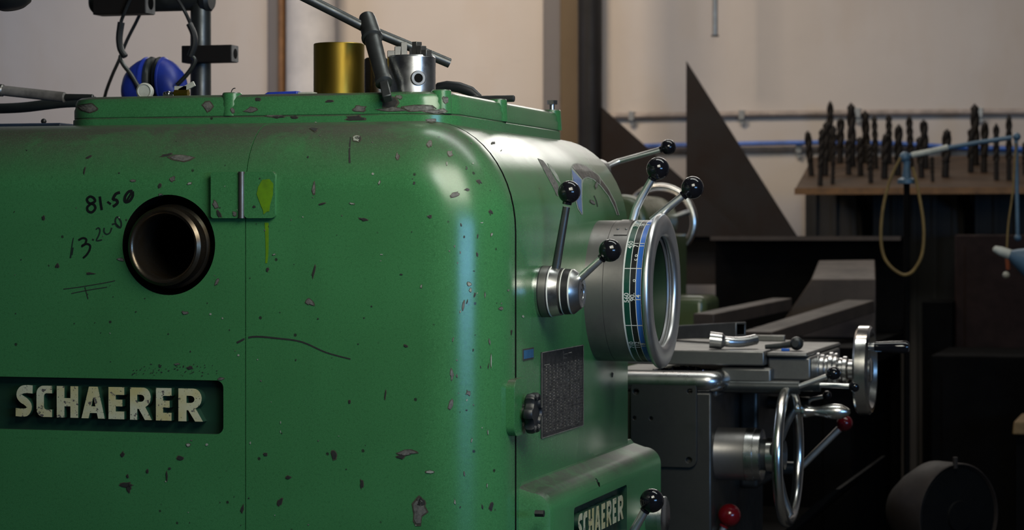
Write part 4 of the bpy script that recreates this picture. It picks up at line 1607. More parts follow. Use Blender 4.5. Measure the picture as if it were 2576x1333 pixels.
# apron hub and handwheel
YQ = YA + 0.06
wc = pY(1983, 1145, YQ)
x0, x1 = xa1 - 0.005, pY(1938, 1140, YQ).x
def QX(px): return pY(px, 1140, YQ).x
b = MB(); rh = sz(66, 1900, YQ)
b.rev((x0, YQ, wc.z), (1, 0, 0), [(0, 0), (0, rh + 0.002), (0.006, rh), (QX(1880) - x0, rh), (QX(1881) - x0, rh + 0.0008), (QX(1901) - x0, rh + 0.0008), (QX(1902) - x0, rh - 0.001),
                                (QX(1918) - x0, rh - 0.001), (QX(1919) - x0, rh * 0.6), (QX(1975) - x0, rh * 0.55), (QX(1975) - x0, 0)], 56,
      mats=[0, 0, 0, 0, 1, 1, 1, 1, 2, 2])
b.build('apron_hub', ['drum', 'satin', 'darksteel'], apr)
RWq = sz(181, 1983, YQ)
wh = handwheel('apron_handwheel', wc.x, YQ, wc.z, RWq, sz(27, 1983, YQ), 'chrome', 3, math.radians(43), 0.030, -0.022)
hy, hz = YQ + sz(111, 1983, YQ), wc.z + sz(104, 1983, YQ)
h0 = Vector((wc.x, hy, hz))
hxe = pY(2140, 1042, hy).x
L = hxe - h0.x
s_ = sz(1, 2060, hy)
b = MB()
b.rev(h0, (1, 0, 0), [(0, 0), (0, 10 * s_), (L * 0.10, 10 * s_), (L * 0.12, 15 * s_), (L * 0.20, 17 * s_), (L * 0.26, 14 * s_), (L * 0.36, 12 * s_), (L * 0.46, 13 * s_), (L * 0.60, 18 * s_), (L * 0.72, 20 * s_),
                      (L * 0.84, 18 * s_), (L * 0.94, 11 * s_), (L * 0.985, 6 * s_), (L, 0)], 32)
b.build('handle', ['chrome'], wh)

# small levers of the apron
def boss(p, r_=0.012):
    b = MB(); b.cyl((xa1 - 0.002, p.y, p.z), (p.x + 0.006, p.y, p.z), r_, n=18); b.build('lever_boss', ['darksteel'], apr)


y_ = YA + 0.04
s0 = pY(2003, 974, y_); lever('lever', [s0, pY(2084, 945, y_)], sz(7, 2040, y_), pY(2098, 939, y_), sz(17.5, 2098, y_), 'lever', 'black'); boss(s0)
y_ = YA + 0.09
s0 = pY(2055, 968, y_); lever('lever', [s0, pY(2136, 971, y_)], sz(6.5, 2100, y_), pY(2150, 972, y_), sz(14, 2150, y_), 'lever', 'black'); boss(s0)
y_ = YA + 0.38
s0 = pY(2028, 1014, y_); lever('lever', [s0, pY(2042, 1004, y_), pY(2070, 998, y_)], sz(5, 2050, y_), pY(2081, 994, y_), sz(11, 2080, y_), 'lever', 'black'); boss(s0)
y_ = YA + 0.40
s0 = pY(2012, 1178, y_); lever('lever', [s0, pY(2111, 1079, y_)], sz(9, 2060, y_), pY(2125, 1064, y_), sz(20, 2125, y_), 'lever', 'red'); boss(s0)
y_ = YA + 0.05
s0 = pY(1800, 1380, y_); lever('lever', [s0, pY(1824, 1318, y_)], sz(9, 1815, y_), pY(1835, 1296, y_), sz(29, 1835, y_), 'lever', 'red'); boss(s0)

# ---- tailstock at the far end of the bed
yt = 5.9
tw = pY(1660, 558, yt)
b = MB()
b.cyl((tw.x, yt - 0.42, tw.z), (tw.x, yt - 0.06, tw.z), 0.062, n=36, bev=0.01)
b.box(tw.x - 0.09, tw.x + 0.09, yt - 0.36, yt - 0.10, zb + 0.012, tw.z - 0.03)
b.build('tailstock', ['green_far'], lathe, bevel=0.006)
a, c = pY(1716, 744, yt - 0.3), pY(1775, 744, yt - 0.3)
b = MB(); b.box(a.x - 0.05, c.x, yt - 0.30, yt - 0.12, zb - 0.02, a.z); b.build('tailstock_foot', ['green_far'], lathe, bevel=0.018, segs=4)
b = MB()
Rt = sz(97, 1660, yt)
rt = sz(9.5, 1660, yt)
b.tube([(tw.x + (Rt - rt) * math.cos(2 * PI * i / 72), yt, tw.z + (Rt - rt) * math.sin(2 * PI * i / 72)) for i in range(72)], rt, 14, closed=True)
for k in range(3):
    a = math.radians(18 + 120 * k)
    b.tube([(tw.x, yt - 0.02, tw.z), (tw.x + (Rt - rt) * math.cos(a), yt, tw.z + (Rt - rt) * math.sin(a))], rt * 0.8, 10)
b.cyl((tw.x, yt - 0.06, tw.z), (tw.x, yt + 0.01, tw.z), 0.03, n=24)
tw_o = b.build('tailstock_handwheel', ['chrome'], lathe)

# ---- things lying on the cross slide
zt1 = zx1
yt1 = YA + 0.30
p0, p1 = pY(1700, 850, yt1 + 0.03), pY(1884, 842, yt1)
side = sz(36, 1880, yt1)
b = MB()
q = zt1 + side / 2 + 0.0005
A1 = Vector((pY(1864, 842, yt1).x, yt1, q + 0.013)); A0 = A1 + Vector((-0.16, 0.12, -0.0135))
d = (A1 - A0).normalized(); s = d.cross(Vector((0, 0, 1))).normalized(); u = Vector((0, 0, 1))
ro_, ri_ = side / 2, side / 2 - 0.004
def sq(c, r_): return [b.v(c + s * a_ * r_ + u * b_ * r_) for a_, b_ in ((-1, -1), (1, -1), (1, 1), (-1, 1))]
o0, o1, i1, i0 = sq(A0, ro_), sq(A1, ro_), sq(A1, ri_), sq(A0, ri_)
b.ring_bridge(o0, o1); b.ring_bridge(o1, i1); b.ring_bridge(i1, i0, 1); b.ring_bridge(i0, o0)
o = tag(b.build('square_tube', ['castgrey', 'recess'], bevel=0.0012), 'square steel tube with an open end lying on the cross slide', 'tube'); rebase(o, (A1.x, A1.y, zt1))

b = MB()
yw = YA + 0.09
c0 = pY(1786, 850, yw)
rs = sz(21, 1800, yw)
c0.z = zt1 + rs * 1.08
c1 = pY(1835, 861, yw + 0.005); c1.z = zt1 + 0.0125
c2 = pY(1868, 858, yw + 0.02); c2.z = zt1 + 0.012
dd = (c1 - c0).normalized()
t = thing('socket_wrench', 'cranked socket wrench lying on the cross slide in front of the square tube', 'wrench', (c0.x, c0.y, zt1))
b.rev(c0, dd, [(0.004, rs * 0.7), (0, rs * 0.78), (0, rs), (sz(30, 1800, yw), rs * 0.97), (sz(40, 1800, yw), rs * 0.55), (sz(42, 1800, yw), 0)], 28)
b.build('socket', ['satin'], t)
b = MB(); b.tube([c0 + dd * sz(38, 1800, yw), c1, c2, c2 + Vector((0.02, 0.02, 0.004))], 0.0095, 12, smooth=4); b.build('shaft', ['satin'], t)

b = MB(); y_ = YA + 0.42
a, c = pY(1893, 862, y_), pY(1974, 862, y_)
b.box(a.x, c.x, y_ - 0.004, y_ + 0.012, zt1 + 0.0003, zt1 + 0.011)
o = tag(b.build('parallel_bar', 'steel', bevel=0.001), 'slim flat steel bar lying on the cross slide right of the square tube', 'bar'); rebase(o, (a.x, y_, zt1))
y_ = YA + 0.12
zt2 = A(1960, 886, YA + .05).z
a, c = pY(1925, 880, y_), pY(2004, 868, y_)
t = thing('spanner', 'dirty ratchet spanner with round head on the end of the cross slide', 'spanner', (a.x, a.y, zt2))
b = MB(); b.tube([(a.x, y_, zt2 + 0.006), ((a.x + c.x) / 2, y_, zt2 + 0.008), (c.x - 0.01, y_, zt2 + 0.011)], [0.004, 0.0065], 10); b.build('handle', ['darksteel'], t)
b = MB(); b.sphere((c.x, y_, zt2 + 0.0125), 0.0122, 20); b.rev((c.x, y_ - 0.016, zt2 + 0.0125), (0, 1, 0), [(0, 0), (0, 0.006), (0.032, 0.006), (0.032, 0)], 12); b.build('head', ['darksteel'], t)
b = MB(); a = pY(1966, 881, y_ - 0.03)
b.box(a.x, a.x + 0.014, y_ - 0.034, y_ - 0.026, zt2 + 0.0003, zt2 + 0.005); o = tag(b.build('blue_cap', 'bandblue', bevel=0.001), 'small bright blue scrap of plastic beside the spanner head', 'cap'); rebase(o, (a.x, y_ - 0.03, zt2))

# blue swarf in the saddle trough
b = MB()
for k in range(170):
    px = random.uniform(1640, 1800)
    q = pY(px, 925, YA + random.uniform(0.045, 0.085))
    r_ = random.uniform(0.003, 0.007)
    zc = zs1 - 0.0105 + random.uniform(0, 0.010) * (1 - abs(px - 1725) / 90)
    a0 = random.uniform(0, 6)
    b.tube([(q.x + r_ * math.cos(a0 + t * 1.3), q.y + r_ * 0.8 * math.sin(a0 + t * 1.3), zc + 0.0012 * t) for t in range(6)], 0.0011, 4)
o = tag(b.build('metal_chips', 'swarf'), 'heap of blued steel swarf curls in the trough of the saddle', 'swarf', None, 'stuff'); rebase(o, tuple(pY(1720, 925, YA + 0.06)))

# ================================================================== marks on the painted casing
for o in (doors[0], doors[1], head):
    if 'recess_black' not in [m.name for m in o.data.materials]:
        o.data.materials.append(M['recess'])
    ri_ = [m.name for m in o.data.materials].index('recess_black')
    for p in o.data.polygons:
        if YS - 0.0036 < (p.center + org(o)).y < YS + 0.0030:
            p.material_index = ri_  # seam slot faces coloured black so the gap looks shaded
mk = Marks([doors[0], doors[1], head, tcv, gear, hinge])
G = 'chip'; D = 'chipdark'; W_ = 'chippale'
for c in [(460, 397, 58, 18, G, 0.0), (225, 272, 62, 30, G, 0.0), (524, 268, 26, 26, G, 0.9), (585, 278, 14, 12, G, 0), (633, 277, 34, 17, G, 0), (903, 273, 34, 15, G, 0),
          (985, 276, 70, 14, G, 0), (1055, 272, 78, 20, G, 0), (1100, 280, 60, 12, G, 0), (893, 297, 52, 14, D, 0), (1085, 303, 30, 14, G, 0), (1005, 244, 18, 12, G, 0), (1120, 252, 14, 18, G, 0), (650, 250, 14, 10, D, 0),
          (980, 258, 44, 28, D, 0), (830, 254, 26, 6, D, 0), (700, 294, 30, 6, D, 0), (740, 295, 20, 7, D, 0), (690, 292, 40, 4, G, 0),
          (1080, 362, 13, 16, G, 0), (1000, 394, 9, 18, G, 0), (1131, 386, 17, 14, G, 0.4), (897, 350, 26, 16, W_, 0.2), (900, 349, 16, 12, D, 0.2), (790, 326, 24, 10, D, 0),
          (1174, 424, 7, 7, D, 0), (1205, 457, 14, 10, D, 0.4), (1143, 490, 30, 9, G, -0.3), (1174, 477, 12, 6, D, 0), (1235, 533, 14, 8, D, 0.7), (915, 552, 26, 7, D, 0.2), (790, 472, 9, 30, G, 0), (954, 460, 5, 14, W_, 0.2),
          (1082, 545, 12, 9, D, 0), (1042, 461, 7, 8, D, 0), (1124, 412, 5, 10, W_, 0), (938, 437, 7, 6, W_, 0), (886, 512, 14, 4, W_, 0.2), (810, 513, 22, 4, D, -0.2), (1079, 544, 8, 5, G, 0), (775, 395, 4, 6, D, 0), (795, 308, 8, 5, W_, 0),
          (780, 760, 22, 16, G, 0.6), (547, 708, 7, 24, G, 0.45), (465, 787, 15, 9, G, 0), (110, 549, 7, 15, D, 0), (145, 668, 11, 12, D, 0), (228, 688, 20, 5, D, 0), (302, 653, 18, 8, G, 0.2), (790, 684, 6, 40, D, 0.25),
          (402, 468, 11, 12, D, 0), (435, 450, 14, 12, G, 0), (478, 461, 14, 6, W_, -0.2), (335, 455, 12, 6, G, 0), (404, 490, 10, 5, G, 0), (300, 435, 6, 5, D, 0), (225, 395, 16, 5, D, -0.4), (213, 430, 4, 24, D, 0.2), (420, 390, 40, 5, D, -0.2),
          (1137, 942, 9, 28, G, 0), (1178, 988, 13, 14, G, 0), (1134, 1020, 10, 26, G, 0.2), (1165, 770, 7, 26, G, 0.2), (1183, 730, 6, 12, W_, 0), (1180, 714, 10, 10, W_, 0), (1085, 1187, 26, 7, W_, 0), (1020, 1139, 54, 14, G, 0), (1008, 1148, 20, 14, D, 0), (840, 1142, 15, 28, D, 0),
          (1236, 1272, 9, 30, D, 0.3), (1055, 1285, 34, 66, G, 0.1), (1060, 1262, 26, 20, D, 0), (910, 1217, 8, 26, D, 0), (420, 1200, 5, 30, D, 0), (318, 1219, 34, 16, D, 0), (325, 1228, 10, 26, D, 0), (705, 1262, 11, 24, D, 0.2), (371, 1185, 5, 10, D, 0), (427, 1178, 8, 8, D, 0),
          (456, 1152, 18, 12, D, 0), (309, 1142, 10, 12, D, 0), (725, 1201, 14, 10, D, 0), (610, 1280, 10, 22, D, 0), (322, 1198, 6, 9, D, 0), (475, 1119, 12, 9, W_, 0), (521, 1118, 8, 7, W_, 0), (600, 893, 6, 6, W_, 0), (706, 1063, 3, 8, W_, 0), (706, 1086, 3, 8, W_, 0), (630, 1114, 4, 8, W_, 0), (668, 1143, 10, 9, D, 0), (556, 953, 16, 7, G, 0), (478, 925, 16, 8, D, 0), (445, 916, 12, 5, G, 0), (403, 922, 8, 6, D, 0),
          (1010, 690, 8, 5, D, 0), (960, 640, 8, 4, W_, 0), (935, 770, 5, 5, D, 0), (1020, 870, 12, 6, D, 0.4), (880, 1010, 6, 10, D, 0), (970, 990, 4, 30, D, 0.1), (745, 905, 4, 8, D, 0), (1060, 720, 5, 10, W_, 0.2), (1200, 640, 6, 10, D, 0), (1212, 560, 8, 4, W_, 0), (690, 640, 9, 5, W_, -0.5), (673, 677, 9, 12, D, 0), (530, 790, 6, 5, W_, 0), (560, 800, 5, 5, W_, 0),
          (1240, 360, 10, 6, D, 0), (1315, 796, 6, 8, W_, 0.3), (1296, 790, 4, 4, W_, 0), (1260, 776, 10, 8, G, 0), (1286, 835, 3, 12, D, 0), (1278, 730, 6, 6, G, 0), (1540, 943, 4, 14, D, 0.1), (1235, 905, 3, 40, W_, 0), (1190, 880, 4, 8, D, 0),
          (542, 515, 12, 26, G, -0.3), (552, 538, 9, 22, D, -0.4), (590, 538, 10, 12, G, 0), (640, 520, 8, 8, D, 0), (1500, 466, 8, 18, G, 0.2), (1490, 510, 16, 8, G, 0.6), (1450, 470, 6, 5, G, 0)]:
    mk.chip(*c)
# grey smear on the front curve
mk.poly([(1352, 398), (1366, 404), (1384, 428), (1402, 462), (1412, 492), (1402, 494), (1388, 466), (1372, 436)], G, 2)
mk.poly([(1376, 410), (1388, 418), (1404, 444), (1410, 462), (1400, 452), (1386, 430)], 'chippale', 1)
# lime splash over the hinge leaf, running down
mk.poly([(650, 470), (660, 452), (678, 450), (688, 462), (687, 490), (680, 515), (676, 549), (664, 549), (662, 530), (652, 505), (646, 488)], 'lime', 1, 0.0005)
mk.stroke([(671, 560), (672, 600), (672, 640), (670, 662)], [10, 5], 'lime', 3)
# long curved scuff
mk.stroke([(596, 862), (635, 847), (700, 851), (760, 860), (820, 886), (882, 903)], [5, 3], D, 5)
mk.stroke([(160, 727), (200, 722), (260, 712), (290, 706)], 2, D, 2)
mk.stroke([(180, 738), (220, 730), (270, 722)], 2, D, 2)
mk.stroke([(214, 722), (222, 752)], 2, D, 1)
mk.stroke([(882, 345), (879, 380), (880, 410)], [3, 5], D, 2)
for _ in range(90):
    px, py = random.uniform(20, 1270), random.uniform(330, 1330)
    mk.chip(px, py, random.uniform(2, 5), random.uniform(2, 6), random.choice([D, D, D, G, W_]), random.uniform(0, 3), 7)
for _ in range(60):
    px, py = random.uniform(330, 560), random.uniform(915, 945)
    mk.chip(px, py, random.uniform(2, 6), random.uniform(2, 4), D, 0, 6)
for _ in range(30):
    px, py = random.uniform(1130, 1240), random.uniform(560, 1330)
    mk.chip(px, py, random.uniform(2, 5), random.uniform(4, 16), random.choice([D, G, W_]), random.uniform(-.3, .3), 7)


# marker writing, strokes in the enlarged crop's pixels
def ink(P, wd, mat='marker', sm=4):
    mk.stroke([(x / 3.578, 380 + y / 3.578) for x, y in P], wd, mat, sm)


ink([(850, 425), (815, 408), (785, 432), (800, 465), (845, 480), (860, 515), (830, 550), (795, 540), (788, 505), (820, 475), (858, 450), (845, 420)], 6)
ink([(900, 408), (908, 470), (918, 530)], 6)
ink([(968, 455), (1000, 478)], 5, sm=1)
ink([(1082, 372), (1045, 385), (1020, 432), (1050, 440), (1058, 468), (1020, 500)], 7)
ink([(1195, 360), (1160, 365), (1128, 410), (1128, 455), (1165, 450), (1195, 405), (1195, 362)], 7)
ink([(1185, 375), (1140, 450)], 5, sm=1)
ink([(663, 780), (650, 850), (636, 962)], [2, 4], 'markerthin')
ink([(660, 868), (650, 935)], 3, 'markerthin')
ink([(708, 802), (748, 782), (778, 795), (770, 830), (738, 852)], 5)
ink([(735, 860), (780, 835), (812, 850), (808, 890), (780, 935), (750, 962)], 5)
ink([(832, 792), (846, 802)], 4, 'markerthin', 1)
ink([(866, 705), (888, 690), (902, 715), (890, 760), (870, 805), (920, 798)], 3.5, 'markerthin')
ink([(940, 690), (938, 725), (960, 748), (990, 735), (1008, 690)], 3.5, 'markerthin')
ink([(1010, 660), (1045, 655), (1085, 690), (1092, 640), (1060, 592), (1040, 620), (1050, 670), (1080, 690)], 4, 'markerthin')
# curved badge on the front above the dial
out = [(1463, 541), (1452, 524), (1443, 490), (1438, 450), (1436, 424), (1441, 413), (1452, 410), (1475, 417), (1505, 440), (1530, 474), (1548, 508), (1558, 541)]
inn = [(1551, 541), (1544, 522), (1530, 494), (1510, 468), (1492, 452), (1478, 447), (1469, 450), (1465, 462), (1464, 500), (1466, 538)]
mk.poly(out + inn, 'chippale', 2, 0.0004)


def shrink(P, k):
    q = []
    n = len(P)
    for i in range(n):
        a, c = Vector(P[i - 1]), Vector(P[(i + 1) % n])
        d = (c - a).normalized()
        q.append(tuple(Vector(P[i]) + Vector((-d.y, d.x)) * k))
    return q


mk.poly(shrink([(1463, 541), (1452, 524), (1443, 490), (1438, 450), (1437, 424), (1464, 452), (1464, 500), (1466, 538)], 2.6), 'badgeblue', 2, 0.0009)
mk.poly(shrink([(1437, 422), (1441, 413), (1452, 410), (1475, 417), (1505, 440), (1530, 474), (1548, 508), (1558, 541), (1551, 541), (1544, 522), (1530, 494), (1510, 468), (1492, 452), (1478, 447), (1469, 450), (1464, 454)], 2.4), 'badgebrown', 2, 0.0009)
mk.stroke([(1508, 446), (1508, 464)], 1.5, 'chippale', 1, 0.0012)
for k in range(8):
    mk.stroke([(1459 + k * 3.6, 424 + k * 1.7), (1460 + k * 3.6, 429 + k * 1.7)], 1.4, 'dimwhite', 1, 0.0012)
    mk.stroke([(1462 + k * 3.0, 430 + k * 1.7), (1463 + k * 3.0, 434 + k * 1.7)], 1.2, 'dimwhite', 1, 0.0012)
mk.stroke([(1494, 492), (1500, 506), (1503, 520)], 2.2, D, 2)
mk.done()

# ================================================================== things on the headstock cover
# brass cylinder
yb = 3.20
p = pY(853, 200, yb); r = sz(64, 853, yb); zt_ = pY(853, 105, yb - r).z
b = MB(); b.rev((p.x, yb, ZC), (0, 0, 1), [(0, 0), (0, r - 0.0005), (0.0005, r), (zt_ - ZC - 0.001, r), (zt_ - ZC, r - 0.001), (zt_ - ZC, r - 0.004), (zt_ - ZC - 0.05, r - 0.004), (zt_ - ZC - 0.05, 0)], 64)
o = tag(b.build('brass_cylinder', 'brass'), 'tarnished yellow brass cylinder standing on the lathe cover', 'cylinder'); rebase(o, (p.x, yb, ZC))

# three-jaw chuck standing face up
yc = 3.128
p = pY(1035, 200, yc); r = sz(61, 1035, yc); zt_ = pY(1035, 141, yc).z
ck = thing('lathe_chuck', 'silver three-jaw chuck standing on the cover right of the T-handle key', 'chuck', (p.x, yc, ZC))
b = MB(); H = zt_ - ZC
b.rev((p.x, yc, ZC), (0, 0, 1), [(0, 0), (0, r - 0.001), (0.001, r), (H - 0.0025, r), (H, r - 0.0025), (H, r * 0.3), (H - 0.02, r * 0.3), (H - 0.02, 0)], 64)
b.build('chuck_body', ['satin'], ck)
js = sz(1, 1035, yc)
for ang in (200, 335, 88):
    a = math.radians(ang)
    d = Vector((math.cos(a), math.sin(a), 0)); s = Vector((-d.y, d.x, 0))
    b = MB()
    for r0, r1, h in ((0.006, 0.0145, 0.019), (0.0145, 0.023, 0.013), (0.023, 0.033, 0.007)):
        base = Vector((p.x, yc, zt_))
        q = [base + d * rr_ + s * ss for rr_, ss in ((r0, -0.0055), (r1, -0.0055), (r1, 0.0055), (r0, 0.0055))]
        b.hexa([v - Vector((0, 0, 0.002)) for v in q], [v + Vector((0, 0, h if ang != 88 else h * 0.6)) for v in q])
    b.build('jaw', ['castgrey'], ck, bevel=0.0006)
aa = math.radians(-56)
d = Vector((math.cos(aa), math.sin(aa), 0))
c = Vector((p.x, yc, pY(1052, 200, yc).z)) + d * (r - 0.002)
b = MB(); b.rev(c, d, [(0, sz(19, 1052, yc)), (0.0035, sz(19, 1052, yc)), (0.0042, sz(17.5, 1052, yc)), (0.0042, sz(11.5, 1052, yc)), (0.0035, sz(10.5, 1052, yc)), (0.0026, sz(10.5, 1052, yc)), (0.0026, 0)], 32, mats=[0, 0, 0, 0, 0, 1])
b.build('key_socket', ['castgrey', 'recess'], ck)

# dark cylinder behind the key
yd = 3.285
p = pY(947, 200, yd); r = sz(30, 947, yd); zt_ = pY(947, 146, yd).z
b = MB(); b.cyl((p.x, yd, ZC), (p.x, yd, zt_), r, n=40, bev=0.002)
o = tag(b.build('steel_bush', 'oilsteel'), 'dark brown steel bush between the brass cylinder and the chuck', 'bush'); rebase(o, (p.x, yd, ZC))

# T-handle chuck key leaning on the cover edge
y_top, y_bot = 3.155, 3.052
t = thing('chuck_key', 'dark T-handle chuck key leaning over the front edge of the cover', 'chuck key', tuple(pY(976, 248, y_bot)))
def kp(px, py):
    k = (py - 38) / (250 - 38)
    return pY(px, py, y_top + (y_bot - y_top) * k)
ps = [kp(922, 40), kp(967, 212)]
b = MB()
d = (ps[1] - ps[0]).normalized()
L = (ps[1] - ps[0]).length
rk = sz(22.5, 930, 3.1)
b.rev(ps[0], d, [(0, 0), (0, rk * 0.55), (0.003, rk * 0.9), (0.010, rk), (L * 0.30, rk * 1.12), (L * 0.31, rk * 1.22), (L * 0.335, rk * 1.22), (L * 0.345, rk * 0.95), (L * 0.93, rk * 0.88), (L * 0.935, rk), (L * 0.98, rk * 0.98), (L, rk * 0.6), (L, 0)], 32)
b.build('key_stem', ['darksteel'], t)
e = kp(975, 249)
b = MB(); b.beam(ps[1] - d * 0.003, e, sz(23, 970, 3.06), sz(23, 970, 3.06), upv=(0.3, -1, 0)); b.build('square_drive', ['darksteel'], t, bevel=0.0015)
hp = kp(921, 72)
b = MB()
ya_ = hp.y
b.tube([pY(745, -18, ya_ - 0.05), pY(845, 32, ya_ - 0.02), pY(921, 71, ya_ + 0.004), pY(1020, 112, ya_ + 0.03), pY(1131, 159, ya_ + 0.06)], sz(12.5, 930, ya_), 18)
b.build('cross_bar', ['darksteel'], t)

# black strap and steel pin near the right end
yy_ = 3.42
b = MB()
b.tube([pY(x, y, yy_) for x, y in ((1085, 236), (1105, 220), (1125, 216), (1155, 220), (1185, 230), (1205, 246))], [sz(6, 1120, yy_), sz(13, 1120, yy_), sz(13, 1120, yy_), sz(14, 1120, yy_), sz(13, 1120, yy_), sz(10, 1120, yy_)], 14)
o = tag(b.build('rubber_strap', 'blackmatt'), 'curved black rubber strap lying on the cover behind the chuck', 'strap'); rebase(o, (pY(1150, 235, yy_).x, yy_, ZC))
yy_ = 3.37
a, c = pY(1140, 243, yy_), pY(1294, 250, yy_)
r = sz(8.5, 1250, yy_)
b = MB(); b.cyl((a.x, yy_, ZC + r + 0.0002), (c.x, yy_, ZC + r + 0.0002), r, n=24, bev=0.001)
o = tag(b.build('steel_pin', 'darksteel'), 'round dark steel pin lying on the cover and overhanging its right side', 'pin'); rebase(o, (a.x, yy_, ZC))

# blue-handled scraper
yy_ = 3.14
t = thing('scraper', 'flat tool with blue handle lying on the cover left of the brass cylinder', 'scraper', (pY(660, 232, yy_).x, yy_, ZC))
a, c, e = pY(664, 230, yy_), pY(755, 228, yy_), pY(792, 228, yy_)
b = MB(); b.hexa([(a.x, yy_ - 0.012, ZC + 0.0002), (a.x, yy_ + 0.012, ZC + 0.0002), (a.x + 0.01, yy_ + 0.012, ZC + 0.0055), (a.x + 0.01, yy_ - 0.012, ZC + 0.0055)],
                 [(c.x, yy_ - 0.012, ZC + 0.0002), (c.x, yy_ + 0.012, ZC + 0.0002), (c.x, yy_ + 0.012, ZC + 0.0065), (c.x, yy_ - 0.012, ZC + 0.0065)])
b.build('handle', ['earblue'], t, bevel=0.0015)
b = MB(); b.box(c.x - 0.001, e.x, yy_ - 0.009, yy_ + 0.009, ZC + 0.001, ZC + 0.005); b.build('blade', ['palewhite'], t)
# wire curl
b = MB(); yy_ = 3.12; b.tube([pY(x, y, yy_) for x, y in ((581, 236), (583, 228), (587, 223), (592, 222))], 0.0007, 6, smooth=3)
o = tag(b.build('wire', 'blackmatt'), 'tiny bent black wire standing on the cover edge', 'wire'); rebase(o, pY(581, 236, yy_))

# jar lid and metal fittings beside the ear defenders
yy_ = 3.13
p = pY(366, 238, yy_); r = sz(21, 366, yy_)
b = MB(); b.rev((p.x, yy_, ZC + r * 0.82), (0.15, -1, 0), [(-0.006, 0), (-0.006, r * 0.9), (0, r), (0.006, r), (0.008, r * 0.8), (0.0065, r * 0.72), (0.0065, 0)], 32)
o = tag(b.build('round_lid', 'palewhite'), 'round off-white lid standing on edge below the blue ear defenders', 'lid'); rebase(o, (p.x, yy_, ZC))
p = pY(445, 232, yy_)
t = thing('brass_fitting', 'small brass and steel hose fitting on the cover right of the white lid', 'fitting', (p.x, yy_, ZC))
b = MB()
b.cyl((pY(412, 232, yy_).x, yy_, ZC + 0.0045), (pY(440, 232, yy_).x, yy_, ZC + 0.0045), 0.0042, n=16, bev=0.001)
b.sphere((pY(424, 232, yy_).x, yy_, ZC + 0.005), 0.005, 14)
b.build('steel_end', ['satin'], t)
b = MB(); b.cyl((pY(440, 232, yy_).x, yy_, ZC + 0.006), (pY(474, 232, yy_).x, yy_, ZC + 0.006), 0.0056, n=6); b.build('brass_nut', ['brass'], t)
b = MB(); b.beam(pY(452, 230, yy_ + 0.012), pY(489, 210, yy_ + 0.012), 0.004, 0.007); b.beam(pY(440, 222, yy_ + 0.012), pY(470, 222, yy_ + 0.012), 0.004, 0.006); b.build('lever_blade', ['palewhite'], t)

# ear defenders
ye = 3.80
ear = thing('ear_defenders', 'blue ear defenders hanging by their band from the dark tube stand', 'ear defenders', tuple(pY(392, 236, ye)))
def cup(side):
    c0 = pY(392 + side * 19, 203, ye)
    Rz = sz(61, 392, ye)
    d = Vector((side, -0.12, -0.30)).normalized()
    b = MB()
    Lc = sz(66, 392, ye)
    n = 32
    rings = []
    # oval dome: taller than deep
    for s, f in ((0.0, 0.93), (0.03, 1.0), (0.10, 1.0), (0.12, 0.97), (0.35, 0.97), (0.6, 0.90), (0.8, 0.74), (0.93, 0.50), (0.985, 0.22)):
        ring = []
        for i in range(n):
            a = 2 * PI * i / n
            ring.append(b.v(c0 + d * (s * Lc) + Vector((0, 0.040 * f * math.cos(a), Rz * f * math.sin(a) - 0.006 * s))))
        rings.append(ring)
    for i in range(len(rings) - 1):
        b.ring_bridge(rings[i], rings[i + 1])
    b.face(rings[0][::-1]); b.face(rings[-1])
    o = b.build('ear_cup', ['earblue'], ear)
    b = MB()
    rings = []
    for s, f in ((0.0, 0.80), (0.1, 0.92), (0.5, 0.95), (0.9, 0.88), (1.0, 0.70)):
        rings.append([b.v(c0 - d * (s * sz(19, 392, ye)) + Vector((0, 0.032 * f * math.cos(2 * PI * i / n), Rz * f * math.sin(2 * PI * i / n)))) for i in range(n)])
    for i in range(len(rings) - 1):
        b.ring_bridge(rings[i], rings[i + 1])
    b.face(rings[0]); b.face(rings[-1][::-1])
    b.build('cushion', ['cushion'], o)


cup(-1); cup(1)
b = MB()
yb_ = ye - 0.042
b.tube([pY(x, y, yb_) for x, y in ((350, 222), (330, 188), (312, 165), (303, 148), (304, 140))], sz(5.5, 330, ye), 10, smooth=3)
b.build('wire_arm', ['darksteel'], ear)
b = MB()
b.tube([pY(x, y, yb_) for x, y in ((445, 214), (468, 190), (484, 168), (491, 152), (484, 143))], sz(5.5, 330, ye), 10, smooth=3)
b.build('wire_arm', ['darksteel'], ear)
b = MB()
Lp = [(318, 142), (303, 125), (300, 95), (304, 58), (312, 35), (330, -5), (362, -45), (400, -52), (430, -20), (455, 12), (474, 48), (485, 80), (488, 110), (480, 142)]
b.tube([pY(x, y, yb_ + (0.02 if 2 < i < 11 else 0)) for i, (x, y) in enumerate(Lp)], sz(4.5, 330, ye), 8, smooth=4)
b.tube([pY(x, y, yb_) for x, y in ((315, 142), (304, 125), (300, 95), (305, 56))], [sz(8, 330, ye), sz(9, 330, ye)], 10, smooth=3)
b.tube([pY(x, y, yb_) for x, y in ((476, 60), (487, 85), (489, 112), (479, 142))], [sz(8, 330, ye), sz(9, 330, ye)], 10, smooth=3)
b.build('headband', ['blackmatt'], ear)

